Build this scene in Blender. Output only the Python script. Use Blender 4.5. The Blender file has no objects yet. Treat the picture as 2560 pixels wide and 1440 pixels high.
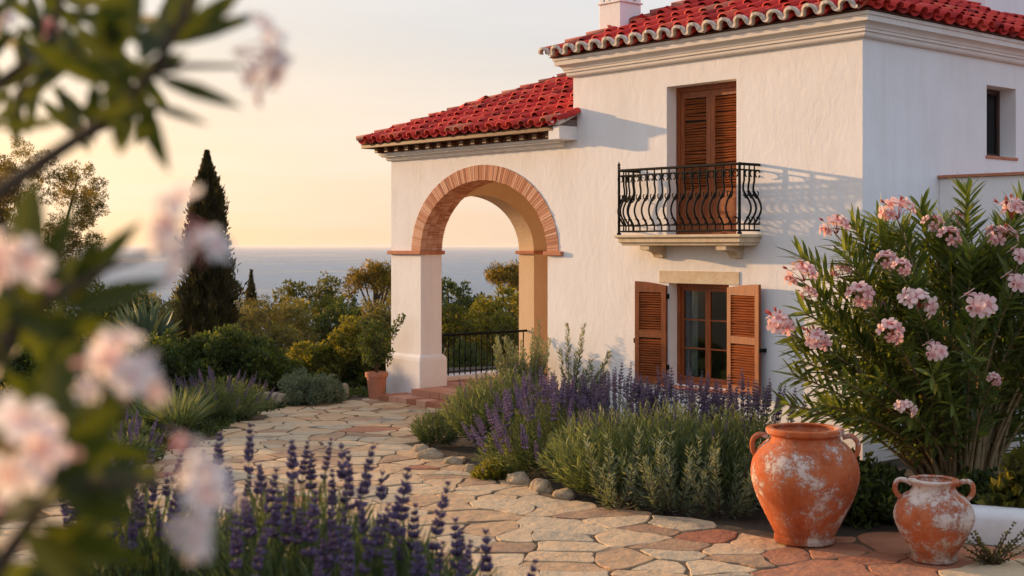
import bpy, math, random
import numpy as np
from mathutils import Vector, Matrix, geometry, noise as mnoise

random.seed(7)
R = np.random.default_rng(11)
sc = bpy.context.scene
COL = sc.collection
PI = math.pi

# ------------------------------------------------------------------ camera constants
H = 2.7          # eye height above the paving
F = 3334.0       # focal length in pixels of the 2560 wide picture
HOR = 614.0      # row of the sea horizon
def W(px, py, Y):
    """point at distance Y that stands in direction (px, py)"""
    return np.array([(px - 1280) / F * Y, Y, H + (HOR - py) / F * Y])

# ------------------------------------------------------------------ mesh builder
class MB:
    def __init__(s):
        s.V = []; s.F = []; s.T = []; s.M = []; s.n = 0
    def add(s, V, Fs, tint=0.5, mi=0):
        V = np.asarray(V, dtype=np.float32).reshape(-1, 3)
        if not isinstance(Fs, np.ndarray):
            by = {}
            for f in Fs: by.setdefault(len(f), []).append(f)
            groups = [np.array(v, dtype=np.int32) for v in by.values()]
            assert np.isscalar(tint) or len(groups) == 1
        else:
            groups = [Fs.astype(np.int32)]
        for g in groups:
            s.F.append(g + s.n)
            s.T.append(np.full(len(g), tint, dtype=np.float32) if np.isscalar(tint) else np.asarray(tint, dtype=np.float32))
            s.M.append(np.full(len(g), mi, dtype=np.int32))
        s.V.append(V); s.n += len(V)
        return s
    def box(s, x0, x1, y0, y1, z0, z1, tint=0.5, mi=0, mat=None):
        V = np.array([[x, y, z] for z in (z0, z1) for y in (y0, y1) for x in (x0, x1)], dtype=float)
        if mat is not None: V = (np.array(mat.to_3x3()) @ V.T).T + np.array(mat.translation)
        return s.add(V, [(0,2,3,1),(4,5,7,6),(0,1,5,4),(2,6,7,3),(0,4,6,2),(1,3,7,5)], tint, mi)
    def tube(s, pts, rad, n=6, tint=0.5, mi=0, caps=True):
        P = np.asarray(pts, dtype=float); m = len(P)
        rad = np.full(m, rad) if np.isscalar(rad) else np.asarray(rad, dtype=float)
        T = np.gradient(P, axis=0); T /= np.linalg.norm(T, axis=1)[:, None] + 1e-9
        ref = np.array([0, 0, 1.0]) if abs(T[0][2]) < 0.9 else np.array([1.0, 0, 0])
        V = []
        A = np.cross(T[0], ref); A /= np.linalg.norm(A) + 1e-9
        for i in range(m):
            A = A - T[i] * np.dot(A, T[i]); A /= np.linalg.norm(A) + 1e-9
            B = np.cross(T[i], A)
            for k in range(n):
                a = 2 * PI * k / n
                V.append(P[i] + rad[i] * (math.cos(a) * A + math.sin(a) * B))
        Fs = [(i*n+k, i*n+(k+1) % n, (i+1)*n+(k+1) % n, (i+1)*n+k) for i in range(m-1) for k in range(n)]
        s.add(V, np.array(Fs), tint, mi)
        if caps:
            s.add(V[:n], np.array([tuple(range(n))[::-1]]), tint, mi)
            s.add(V[-n:], np.array([tuple(range(n))]), tint, mi)
        return s
    def lathe(s, prof, n=48, c=(0, 0, 0), tint=0.5, mi=0):
        V = []; m = len(prof)
        for r, z in prof:
            for k in range(n):
                a = 2 * PI * k / n
                V.append((c[0] + r*math.cos(a), c[1] + r*math.sin(a), c[2] + z))
        Fs = [(i*n+k, i*n+(k+1) % n, (i+1)*n+(k+1) % n, (i+1)*n+k) for i in range(m-1) for k in range(n)]
        return s.add(V, np.array(Fs), tint, mi)
    def prism(s, outer, holes, fn, t0, t1, tint=0.5, mi=0):
        """polygon (u,w) with holes swept from t0 to t1; fn(u,w,t)->xyz"""
        loops = [outer] + list(holes)
        allp = [p for l in loops for p in l]
        tri = geometry.tessellate_polygon([[Vector((p[0], p[1], 0)) for p in l] for l in loops])
        n = len(allp)
        V = [fn(p[0], p[1], t0) for p in allp] + [fn(p[0], p[1], t1) for p in allp]
        def area(a, b, c):
            return (allp[b][0]-allp[a][0])*(allp[c][1]-allp[a][1])-(allp[b][1]-allp[a][1])*(allp[c][0]-allp[a][0])
        T = []
        for t in tri:
            a, b, c = t
            if area(a, b, c) < 0: a, b, c = a, c, b
            T.append((a, b, c)); T.append((c+n, b+n, a+n))
        Q = []; o = 0
        for li, l in enumerate(loops):
            m = len(l)
            ar = sum(l[i][0]*l[(i+1) % m][1]-l[(i+1) % m][0]*l[i][1] for i in range(m))
            for i in range(m):
                a, b = o+i, o+(i+1) % m
                Q.append((a, a+n, b+n, b) if (ar > 0) == (li == 0) else (b, b+n, a+n, a))
            o += m
        s.add(V, T + Q, tint, mi)
        return s
    def leaf(s, P, D, L, Wd, tint, mi=0, bend=0.15):
        """n four-sided leaves: bases P, unit directions D, lengths L, widths Wd"""
        P = np.asarray(P, float); n = len(P)
        if n == 0: return s
        D = np.asarray(D, float); D = D / (np.linalg.norm(D, axis=1)[:, None] + 1e-9)
        r = R.normal(size=(n, 3)); S = np.cross(D, r); S /= np.linalg.norm(S, axis=1)[:, None] + 1e-9
        U = np.cross(S, D)
        L = np.broadcast_to(L, (n,))[:, None]; Wd = np.broadcast_to(Wd, (n,))[:, None]
        V = np.stack([P, P + D*L*.45 + S*Wd*.5 + U*Wd*.15, P + D*L - U*L*bend, P + D*L*.45 - S*Wd*.5 + U*Wd*.15], axis=1)
        Fs = np.arange(n*4).reshape(n, 4)
        return s.add(V.reshape(-1, 3), Fs, np.broadcast_to(tint, (n,)).astype(np.float32), mi)
    def blade(s, P, D, L, Wd, tint, mi=0, droop=0.12, up=None, fold=0.12):
        """long lance-shaped leaves in five stations, folded along the midrib"""
        P = np.asarray(P, float); n = len(P)
        if n == 0: return s
        D = np.asarray(D, float); D = D / (np.linalg.norm(D, axis=1)[:, None] + 1e-9)
        ref = np.array([0, 0, 1.0]) + R.normal(size=(n, 3)) * .35 if up is None else np.broadcast_to(up, (n, 3))
        S = np.cross(D, ref); S /= np.linalg.norm(S, axis=1)[:, None] + 1e-9
        U = np.cross(S, D)
        L = np.broadcast_to(L, (n,))[:, None]; Wd = np.broadcast_to(Wd, (n,))[:, None]
        droop = np.broadcast_to(droop, (n,))[:, None]
        st = [(0, .06), (.22, .38), (.5, .5), (.78, .32), (1, .015)]
        rows = []
        for t, w in st:
            c = P + D*L*t - U*L*droop*t*t
            rows += [c + S*Wd*w + U*Wd*fold*w*2, c, c - S*Wd*w + U*Wd*fold*w*2]
        V = np.stack(rows, axis=1)          # n,15,3
        base = (np.arange(n)*15)[:, None]
        q = []
        for i in range(4):
            a = i*3
            q.append(base + np.array([[a, a+1, a+4, a+3]])); q.append(base + np.array([[a+1, a+2, a+5, a+4]]))
        Fs = np.concatenate(q, axis=0)
        t = np.tile(np.broadcast_to(tint, (n,)), 8)
        return s.add(V.reshape(-1, 3), Fs, t, mi)
    def build(s, name, mats, parent=None, smooth=False, bevel=0, loc=None, link=True):
        me = bpy.data.meshes.new(name)
        V = np.concatenate(s.V).astype(np.float32)
        me.vertices.add(len(V)); me.vertices.foreach_set('co', V.ravel())
        tot = np.concatenate([np.full(len(f), f.shape[1], dtype=np.int32) for f in s.F])
        vi = np.concatenate([f.ravel() for f in s.F])
        me.loops.add(len(vi)); me.loops.foreach_set('vertex_index', vi)
        me.polygons.add(len(tot))
        st = np.concatenate([[0], np.cumsum(tot)[:-1]]).astype(np.int32)
        me.polygons.foreach_set('loop_start', st)
        me.polygons.foreach_set('loop_total', tot)
        me.polygons.foreach_set('material_index', np.concatenate(s.M))
        me.polygons.foreach_set('use_smooth', np.full(len(tot), smooth, dtype=bool))
        at = me.attributes.new('tint', 'FLOAT', 'FACE'); at.data.foreach_set('value', np.concatenate(s.T))
        for m in (mats if isinstance(mats, (list, tuple)) else [mats]): me.materials.append(m)
        me.update(calc_edges=True); me.validate()
        o = bpy.data.objects.new(name, me)
        if link: COL.objects.link(o)
        if parent is not None: o.parent = parent
        if loc is not None: o.location = loc
        if bevel:
            b = o.modifiers.new('bevel', 'BEVEL'); b.width = bevel; b.segments = 2; b.limit_method = 'ANGLE'; b.angle_limit = math.radians(40)
        return o

def empty(name, label, cat, loc=(0, 0, 0), rz=0, group=None):
    o = bpy.data.objects.new(name, None); COL.objects.link(o); o.empty_display_size = .2
    o.location = loc; o.rotation_euler = (0, 0, rz); o['label'] = label; o['category'] = cat
    if group: o['group'] = group
    return o
def tag(o, label, cat, group=None):
    o['label'] = label; o['category'] = cat
    if group: o['group'] = group
    return o
def structure(o): o['kind'] = 'structure'; return o
def inst(src, parent, loc, rot=(0, 0, 0), scale=1.0):
    c = src.copy(); COL.objects.link(c); c.parent = parent; c.location = loc
    c.rotation_euler = rot if not hasattr(rot, 'to_euler') else rot.to_euler()
    c.scale = (scale,)*3 if np.isscalar(scale) else scale
    return c
def copy_thing(root, loc, rz, scale, label, group=None):
    r = root.copy(); COL.objects.link(r); r.location = loc; r.rotation_euler = (0, 0, rz)
    r.scale = (scale,)*3 if np.isscalar(scale) else scale
    r['label'] = label
    if group: r['group'] = group
    for ch in list(root.children):
        c = ch.copy(); COL.objects.link(c); c.parent = r
    return r

# ------------------------------------------------------------------ materials
def _mat(name):
    m = bpy.data.materials.new(name); m.use_nodes = True
    nt = m.node_tree; b = nt.nodes['Principled BSDF']
    return m, nt, b
def N(nt, t, **kw):
    n = nt.nodes.new(t)
    for k, v in kw.items():
        if k.startswith('_'): n.inputs[k[1:]].default_value = v
        else: setattr(n, k, v)
    return n
def ramp(nt, stops, fac):
    n = nt.nodes.new('ShaderNodeValToRGB'); e = n.color_ramp.elements
    while len(e) < len(stops): e.new(0.5)
    for i, (p, c) in enumerate(stops): e[i].position = p; e[i].color = (*c, 1) if len(c) == 3 else c
    nt.links.new(fac, n.inputs[0]); return n
def coords(nt, scale=1.0, sv=None):
    tc = nt.nodes.new('ShaderNodeTexCoord'); mp = nt.nodes.new('ShaderNodeMapping')
    mp.inputs['Scale'].default_value = sv if sv else (scale,)*3
    nt.links.new(tc.outputs['Object'], mp.inputs[0]); return mp.outputs[0]
def noise_tex(nt, vec, scale, detail=6, rough=.6, dist=0):
    n = N(nt, 'ShaderNodeTexNoise'); n.inputs['Scale'].default_value = scale; n.inputs['Detail'].default_value = detail
    n.inputs['Roughness'].default_value = rough; n.inputs['Distortion'].default_value = dist
    nt.links.new(vec, n.inputs['Vector']); return n
def mixc(nt, fac, a, b, mode='MIX'):
    n = N(nt, 'ShaderNodeMix', data_type='RGBA', blend_type=mode)
    for sck, v in ((0, fac), (6, a), (7, b)):
        if hasattr(v, 'links') or hasattr(v, 'is_output'): nt.links.new(v, n.inputs[sck])
        else: n.inputs[sck].default_value = v if sck == 0 else (*v, 1)
    return n.outputs[2]
def bump(nt, b, h, strength, dist):
    n = N(nt, 'ShaderNodeBump'); n.inputs['Strength'].default_value = strength; n.inputs['Distance'].default_value = dist
    nt.links.new(h, n.inputs['Height']); nt.links.new(n.outputs[0], b.inputs['Normal']); return n
def attr(nt, name='tint'):
    n = N(nt, 'ShaderNodeAttribute'); n.attribute_name = name; return n.outputs['Fac']

def m_generic(name, stops, rough=.8, nscale=6, bumps=(.3, .01), bscale=40, use_tint=False, namt=.35, sv=None, spec=.3, metallic=0):
    m, nt, b = _mat(name)
    v = coords(nt, sv=sv)
    n1 = noise_tex(nt, v, nscale, 8, .65)
    if use_tint:
        ma = N(nt, 'ShaderNodeMath', operation='MULTIPLY_ADD'); nt.links.new(n1.outputs[0], ma.inputs[0]); ma.inputs[1].default_value = namt*2
        t = attr(nt); sb = N(nt, 'ShaderNodeMath', operation='SUBTRACT'); nt.links.new(t, sb.inputs[0]); sb.inputs[1].default_value = namt
        nt.links.new(sb.outputs[0], ma.inputs[2]); fac = ma.outputs[0]
    else:
        fac = n1.outputs[0]
    rp = ramp(nt, stops, fac); nt.links.new(rp.outputs[0], b.inputs['Base Color'])
    b.inputs['Roughness'].default_value = rough; b.inputs['Specular IOR Level'].default_value = spec; b.inputs['Metallic'].default_value = metallic
    if bumps[0]:
        n2 = noise_tex(nt, v, bscale, 6, .6); bump(nt, b, n2.outputs[0], *bumps)
    return m

def m_plaster(name, c, c2, strength=.34):
    m, nt, b = _mat(name); v = coords(nt)
    big = noise_tex(nt, v, .9, 6, .6, .5); fine = noise_tex(nt, v, 26, 5, .6)
    rp = ramp(nt, [(.3, c2), (.62, c)], big.outputs[0])
    st = noise_tex(nt, coords(nt, sv=(2.2, 2.2, .35)), 2.5, 6, .7)
    rs = ramp(nt, [(.3, (.90, .87, .83)), (.55, (1, 1, 1))], st.outputs[0])
    c0 = mixc(nt, .5, rp.outputs[0], rs.outputs[0], 'MULTIPLY')
    tcz = N(nt, 'ShaderNodeTexCoord'); sz = N(nt, 'ShaderNodeSeparateXYZ'); nt.links.new(tcz.outputs['Object'], sz.inputs[0])
    dn = noise_tex(nt, v, 3.0, 8, .7)
    hz = N(nt, 'ShaderNodeMath', operation='MULTIPLY_ADD'); nt.links.new(dn.outputs[0], hz.inputs[0]); hz.inputs[1].default_value = .9; nt.links.new(sz.outputs[2], hz.inputs[2])
    dr = ramp(nt, [(.42, (.70, .60, .48)), (.85, (1, 1, 1))], hz.outputs[0])
    nt.links.new(mixc(nt, .6, c0, dr.outputs[0], 'MULTIPLY'), b.inputs['Base Color'])
    # trowel marks: ridged, stretched patches
    tv = coords(nt, sv=(1, 1, .55))
    tr = noise_tex(nt, tv, 9.0, 4, .55, .7)
    ad = N(nt, 'ShaderNodeMath', operation='MULTIPLY_ADD'); nt.links.new(fine.outputs[0], ad.inputs[0]); ad.inputs[1].default_value = .28; nt.links.new(tr.outputs[0], ad.inputs[2])
    bump(nt, b, ad.outputs[0], strength, .016)
    b.inputs['Roughness'].default_value = .9; b.inputs['Specular IOR Level'].default_value = .15
    return m

def m_leaf(name, dark, light, tip=None, transl=.4, rough=.55, spec=.35):
    m, nt, b = _mat(name); out = nt.nodes['Material Output']
    v = coords(nt); n1 = noise_tex(nt, v, 2.2, 3)
    ma = N(nt, 'ShaderNodeMath', operation='MULTIPLY_ADD'); nt.links.new(n1.outputs[0], ma.inputs[0]); ma.inputs[1].default_value = .5
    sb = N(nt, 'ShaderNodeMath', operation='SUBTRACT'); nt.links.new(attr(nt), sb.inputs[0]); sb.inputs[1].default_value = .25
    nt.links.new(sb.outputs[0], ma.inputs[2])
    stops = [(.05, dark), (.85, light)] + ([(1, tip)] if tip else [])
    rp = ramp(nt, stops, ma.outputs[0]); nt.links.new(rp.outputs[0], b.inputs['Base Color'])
    b.inputs['Roughness'].default_value = rough; b.inputs['Specular IOR Level'].default_value = spec
    tr = N(nt, 'ShaderNodeBsdfTranslucent')
    tc = mixc(nt, 1.0, rp.outputs[0], (1.7, 1.5, .6), 'MULTIPLY'); nt.links.new(tc, tr.inputs[0])
    mx = N(nt, 'ShaderNodeMixShader'); mx.inputs[0].default_value = transl
    nt.links.new(b.outputs[0], mx.inputs[1]); nt.links.new(tr.outputs[0], mx.inputs[2]); nt.links.new(mx.outputs[0], out.inputs[0])
    return m
def m_petal(name, dark, light, transl=.4):
    m, nt, b = _mat(name); out = nt.nodes['Material Output']
    rp = ramp(nt, [(0, dark), (.22, tuple((dark[i]+2*light[i])/3 for i in range(3))), (.6, light), (1, (min(1, light[0]*1.03), min(1, light[1]*1.25), min(1, light[2]*1.2)))], attr(nt))
    nt.links.new(rp.outputs[0], b.inputs['Base Color']); b.inputs['Roughness'].default_value = .6; b.inputs['Specular IOR Level'].default_value = .2
    tr = N(nt, 'ShaderNodeBsdfTranslucent'); nt.links.new(rp.outputs[0], tr.inputs[0])
    mx = N(nt, 'ShaderNodeMixShader'); mx.inputs[0].default_value = transl
    nt.links.new(b.outputs[0], mx.inputs[1]); nt.links.new(tr.outputs[0], mx.inputs[2]); nt.links.new(mx.outputs[0], out.inputs[0])
    return m
def m_wood(name, a, c, vert=True):
    m, nt, b = _mat(name)
    v = coords(nt, sv=(14, 14, 1.6) if vert else (1.6, 14, 14))
    n1 = noise_tex(nt, v, 2.2, 8, .7, .8)
    rp = ramp(nt, [(.28, a), (.7, c)], n1.outputs[0])
    n3 = noise_tex(nt, coords(nt), 2.0, 3)
    r3 = ramp(nt, [(.32, (.60, .54, .48)), (.62, (1, 1, 1))], n3.outputs[0])
    nt.links.new(mixc(nt, .7, rp.outputs[0], r3.outputs[0], 'MULTIPLY'), b.inputs['Base Color'])
    bump(nt, b, n1.outputs[0], .35, .004); b.inputs['Roughness'].default_value = .48; b.inputs['Specular IOR Level'].default_value = .35
    return m
def m_pot(name, flake=.52, off=0.0):
    m, nt, b = _mat(name); v0 = coords(nt)
    va = N(nt, 'ShaderNodeVectorMath', operation='ADD'); nt.links.new(v0, va.inputs[0]); va.inputs[1].default_value = (off, off*.7, off*.3); v = va.outputs[0]
    n1 = noise_tex(nt, v, 3.0, 9, .7); rp = ramp(nt, [(.28, (.24, .046, .014)), (.5, (.43, .098, .028)), (.72, (.56, .16, .05))], n1.outputs[0])
    # large patches decide where, fine grain decides the ragged edge
    n2 = noise_tex(nt, v, 2.5, 4, .55, .3); n4 = noise_tex(nt, v, 11, 14, .9); n5 = noise_tex(nt, v, 38, 8, .75)
    ad = N(nt, 'ShaderNodeMath', operation='MULTIPLY_ADD'); nt.links.new(n4.outputs[0], ad.inputs[0]); ad.inputs[1].default_value = 1.15; m2 = N(nt, 'ShaderNodeMath', operation='MULTIPLY'); nt.links.new(n2.outputs[0], m2.inputs[0]); m2.inputs[1].default_value = .68; nt.links.new(m2.outputs[0], ad.inputs[2])
    mk = ramp(nt, [(flake+.285, (0, 0, 0)), (flake+.30, (.7,)*3), (flake+.34, (.92,)*3)], ad.outputs[0])
    bl = ramp(nt, [(flake+.16, (0, 0, 0)), (flake+.32, (.26,)*3)], ad.outputs[0])
    c = mixc(nt, bl.outputs[0], rp.outputs[0], (.60, .34, .22))
    c = mixc(nt, mk.outputs[0], c, (.64, .53, .44))
    # soil and damp marks at the foot
    sz = N(nt, 'ShaderNodeSeparateXYZ'); nt.links.new(N(nt, 'ShaderNodeTexCoord').outputs['Object'], sz.inputs[0])
    hz = N(nt, 'ShaderNodeMath', operation='MULTIPLY_ADD'); nt.links.new(n1.outputs[0], hz.inputs[0]); hz.inputs[1].default_value = .35; nt.links.new(sz.outputs[2], hz.inputs[2])
    dr = ramp(nt, [(.17, (.55, .48, .40)), (.36, (1, 1, 1))], hz.outputs[0])
    sp_ = ramp(nt, [(.34, (.62, .5, .42)), (.44, (1, 1, 1))], n5.outputs[0])
    c = mixc(nt, .8, c, dr.outputs[0], 'MULTIPLY'); c = mixc(nt, .5, c, sp_.outputs[0], 'MULTIPLY')
    nt.links.new(c, b.inputs['Base Color']); b.inputs['Roughness'].default_value = .88; b.inputs['Specular IOR Level'].default_value = .18
    a2 = N(nt, 'ShaderNodeMath', operation='MULTIPLY_ADD'); nt.links.new(n5.outputs[0], a2.inputs[0]); a2.inputs[1].default_value = .8; nt.links.new(mk.outputs[0], a2.inputs[2])
    bump(nt, b, a2.outputs[0], .6, .006)
    return m
def m_glass():
    m, nt, b = _mat('window_glass'); out = nt.nodes['Material Output']
    g = N(nt, 'ShaderNodeBsdfGlossy'); g.inputs['Roughness'].default_value = .03; g.inputs[0].default_value = (.55, .58, .62, 1)
    t = N(nt, 'ShaderNodeBsdfTransparent'); t.inputs[0].default_value = (.8, .85, .85, 1)
    f = N(nt, 'ShaderNodeFresnel'); f.inputs[0].default_value = 1.5
    mx = N(nt, 'ShaderNodeMixShader'); nt.links.new(f.outputs[0], mx.inputs[0]); nt.links.new(t.outputs[0], mx.inputs[1]); nt.links.new(g.outputs[0], mx.inputs[2])
    nt.links.new(mx.outputs[0], out.inputs[0]); return m
def m_sea():
    m, nt, b = _mat('sea_water')
    v1 = coords(nt, sv=(.0022, .006, 1)); v2 = coords(nt, sv=(.012, .05, 1)); v3 = coords(nt, sv=(.0004, .0012, 1))
    n1 = noise_tex(nt, v1, 1, 8, .65); n2 = noise_tex(nt, v2, 1, 8, .7); n3 = noise_tex(nt, v3, 1, 6, .6)
    ad = N(nt, 'ShaderNodeMath', operation='MULTIPLY_ADD'); nt.links.new(n1.outputs[0], ad.inputs[0]); ad.inputs[1].default_value = .8; nt.links.new(n3.outputs[0], ad.inputs[2])
    rp = ramp(nt, [(.72, (.05, .09, .13)), (.98, (.22, .29, .34))], ad.outputs[0]); nt.links.new(rp.outputs[0], b.inputs['Base Color'])
    rr = ramp(nt, [(.72, (.10,)*3), (.98, (.5,)*3)], ad.outputs[0]); nt.links.new(rr.outputs[0], b.inputs['Roughness'])
    b.inputs['IOR'].default_value = 1.33
    a2 = N(nt, 'ShaderNodeMath', operation='MULTIPLY_ADD'); nt.links.new(n1.outputs[0], a2.inputs[0]); a2.inputs[1].default_value = 6.0; nt.links.new(n2.outputs[0], a2.inputs[2])
    bump(nt, b, a2.outputs[0], 1.0, 7.0); return m

MP = m_plaster('white_plaster', (.84, .815, .785), (.79, .76, .725))
MPI = m_plaster('bounce_tinted_plaster', (.78, .60, .41), (.73, .54, .35))  # loggia plaster: warm bounced light from the floor put into the colour
MCOR = m_generic('cornice_plaster', [(.3, (.72, .65, .57)), (.7, (.80, .745, .68))], .85, 3, (.25, .006), 30)
MTILE = m_generic('red_roof_tile', [(0, (.24, .018, .015)), (.35, (.50, .028, .023)), (.75, (.68, .060, .038)), (.93, (.62, .13, .07)), (1, (.46, .17, .10))], .78, 5, (.3, .01), 30, True, .2)
MMORT = m_generic('lime_mortar', [(.3, (.50, .42, .33)), (.7, (.68, .60, .50))], .9, 8, (.5, .01), 30)
MDECK = m_generic('roof_deck', [(.3, (.10, .035, .02)), (.7, (.16, .05, .03))], .9, 8)
MRIDGE = m_generic('weathered_ridge_tile', [(0, (.14, .035, .025)), (.5, (.36, .04, .03)), (1, (.38, .20, .13))], .8, 7, (.4, .01), 25, True, .4)
MBRICK = m_generic('arch_brick', [(0, (.42, .17, .09)), (.5, (.58, .28, .16)), (1, (.68, .40, .26))], .9, 9, (.6, .008), 35, True, .2)
MTERR = m_generic('terracotta', [(.25, (.38, .13, .065)), (.7, (.54, .22, .12))], .8, 5, (.4, .006), 25)
MSTEP = m_generic('terracotta_step_tile', [(0, (.34, .12, .06)), (.5, (.48, .20, .11)), (1, (.58, .30, .19))], .8, 5, (.4, .006), 25, True, .2)
MWOOD = m_wood('varnished_wood', (.13, .028, .006), (.37, .095, .019))
MWOODH = m_wood('varnished_wood_slat', (.13, .028, .006), (.38, .098, .020), False)
MWOODD = m_wood('old_eave_wood', (.07, .022, .008), (.17, .062, .020), False)
MIRON = m_generic('black_wrought_iron', [(.3, (.005, .006, .006)), (.7, (.012, .015, .014))], .75, 20, (.3, .002), 60, spec=.12)
MSTONE = m_generic('honey_limestone', [(.25, (.50, .38, .23)), (.5, (.62, .50, .34)), (.75, (.70, .60, .44))], .85, 7, (.5, .01), 24)
MROCK = m_generic('edging_rock', [(.25, (.18, .12, .07)), (.5, (.36, .26, .155)), (.75, (.52, .41, .27))], .92, 5, (1.0, .05), 12)
MFLAG = m_generic('flagstone', [(0, (.32, .12, .06)), (.2, (.44, .18, .09)), (.36, (.34, .20, .11)), (.55, (.53, .325, .165)), (.75, (.60, .42, .24)), (.92, (.46, .35, .22)), (1, (.27, .21, .145))], .8, 3.2, (.9, .05), 6, True, .24)
MJOINT = m_generic('sandy_joint', [(.3, (.075, .048, .028)), (.7, (.19, .125, .07))], .95, 6, (.8, .03), 14)
MSOIL = m_generic('garden_soil', [(.3, (.030, .020, .012)), (.6, (.070, .048, .028)), (.8, (.075, .070, .03))], .95, 1.5, (.9, .05), 8)
MGLASS = m_glass()
MCURT = m_generic('pale_curtain', [(.3, (.5, .5, .46)), (.7, (.62, .62, .58))], .9, 3)
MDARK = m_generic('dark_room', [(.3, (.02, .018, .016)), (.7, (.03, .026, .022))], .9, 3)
MPOT1 = m_pot('flaking_terracotta', .685); MPOT2 = m_pot('lime_crusted_terracotta', .645, 4.3)
MBARK = m_generic('bark', [(.3, (.05, .035, .022)), (.7, (.13, .09, .055))], .95, 8, (.9, .02), 20)
MSTEM = m_generic('oleander_bark', [(.3, (.18, .125, .06)), (.7, (.38, .27, .13))], .8, 12, (.5, .01), 20)
MOLE = m_leaf('oleander_leaf', (.048, .080, .020), (.19, .235, .055), (.34, .33, .08), .45, .42, .5)
MOLEF = m_leaf('near_oleander_leaf', (.024, .036, .009), (.070, .088, .018), None, .6, .5, .35)
MLAV = m_leaf('lavender_leaf', (.045, .072, .030), (.15, .19, .08), (.29, .31, .14), .35)
MROS = m_leaf('rosemary_leaf', (.06, .09, .05), (.20, .235, .14), (.36, .37, .22), .3)
MDKG = m_leaf('dark_shrub_leaf', (.022, .040, .012), (.085, .115, .024), (.22, .22, .035), .4)
MYEL = m_leaf('sunny_shrub_leaf', (.050, .062, .012), (.17, .165, .028), (.30, .26, .045), .5)
MOLV = m_leaf('olive_leaf', (.070, .066, .022), (.165, .150, .050), (.28, .24, .07), .5)
MPINE = m_leaf('pine_needle', (.055, .048, .014), (.20, .15, .03), (.45, .30, .06), .62)
MCYP = m_leaf('cypress_leaf', (.022, .024, .010), (.075, .062, .020), (.20, .13, .035), .35)
MAGV = m_leaf('agave_leaf', (.04, .07, .05), (.11, .15, .095), (.34, .30, .09), .2)
MGRS = m_leaf('grass_blade', (.07, .10, .045), (.22, .26, .12), (.40, .38, .2), .4)
MPUR = m_petal('lavender_floret', (.060, .040, .085), (.215, .145, .245), .4)
MPUR2 = m_petal('pale_lavender_floret', (.10, .065, .12), (.33, .22, .35), .3)
MPINK = m_petal('pink_petal', (.62, .16, .16), (.86, .55, .51), .4)
MWHT = m_petal('pale_petal', (.78, .46, .38), (.90, .80, .76), .5)
MPINK2 = m_petal('blush_petal', (.68, .26, .25), (.86, .61, .57), .4)
MPUR3 = m_petal('faded_lavender_floret', (.085, .055, .10), (.27, .185, .29), .35)
MBUD = m_petal('red_bud', (.42, .05, .04), (.60, .15, .12), .3)

# ------------------------------------------------------------------ terrain, sea, world
def smooth(a, b, x):
    t = np.clip((x - a) / (b - a), 0, 1); return t*t*(3-2*t)
def th(x, y):
    bank = 1.22 * (1 - smooth(5.8, 8.3, y))
    d = np.maximum(0, y - 28 + .15*np.abs(x+3)*0) + np.maximum(0, -x - 12) * .5 * smooth(14, 30, y)
    fall = -.23 * d * smooth(0, 10, d)
    return bank + np.maximum(fall, -46)
def th1(x, y): return float(th(np.array(float(x)), np.array(float(y))))
xs = np.concatenate([np.linspace(-400, -44, 14), np.linspace(-40, 40, 81), np.linspace(44, 400, 14)])
ys = np.concatenate([np.linspace(-60, 0, 8), np.linspace(1, 60, 100), np.linspace(65, 500, 40)])
X, Y_ = np.meshgrid(xs, ys); Z = th(X, Y_)
wob = np.array([[mnoise.noise((float(a)*.35, float(b)*.35, 3.1)) for a in xs] for b in ys])
flat = ((X > -6.5) & (X < 14) & (Y_ > 8) & (Y_ < 27))
Z = Z + np.where(flat, 0, wob*.10) + np.where(Y_ > 40, wob*1.0, 0)
g = MB(); nx = len(xs)
idx = np.arange(len(xs)*len(ys)).reshape(len(ys), len(xs))
g.add(np.stack([X, Y_, Z], -1).reshape(-1, 3), np.stack([idx[:-1, :-1], idx[:-1, 1:], idx[1:, 1:], idx[1:, :-1]], -1).reshape(-1, 4))
structure(g.build('ground', MSOIL, smooth=True))
s_ = MB(); s_.add([(-60000, 120, -42), (60000, 120, -42), (60000, 90000, -42), (-60000, 90000, -42)], [(0, 1, 2, 3)])
structure(s_.build('sea', m_sea()))

SUN = Vector((-.820, .572, math.tan(math.radians(9.0)))).normalized()
w = bpy.data.worlds.new('World'); sc.world = w; w.use_nodes = True; nt = w.node_tree
bg = nt.nodes['Background']
sky = nt.nodes.new('ShaderNodeTexSky'); sky.sky_type = 'NISHITA'; sky.sun_disc = False
sky.sun_elevation = math.radians(9.0); sky.sun_rotation = math.atan2(SUN.x, SUN.y)
sky.air_density = 1.0; sky.dust_density = 4.0; sky.ozone_density = 1.0; sky.altitude = 0
tc = nt.nodes.new('ShaderNodeTexCoord'); mp = nt.nodes.new('ShaderNodeMapping'); mp.inputs['Scale'].default_value = (1, 1, 11)
nt.links.new(tc.outputs['Generated'], mp.inputs[0])
cn = nt.nodes.new('ShaderNodeTexNoise'); cn.inputs['Scale'].default_value = 2.2; cn.inputs['Detail'].default_value = 7; cn.inputs['Roughness'].default_value = .55
nt.links.new(mp.outputs[0], cn.inputs['Vector'])
cr = ramp(nt, [(.35, (0, 0, 0)), (.75, (1, 1, 1))], cn.outputs[0])
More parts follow.
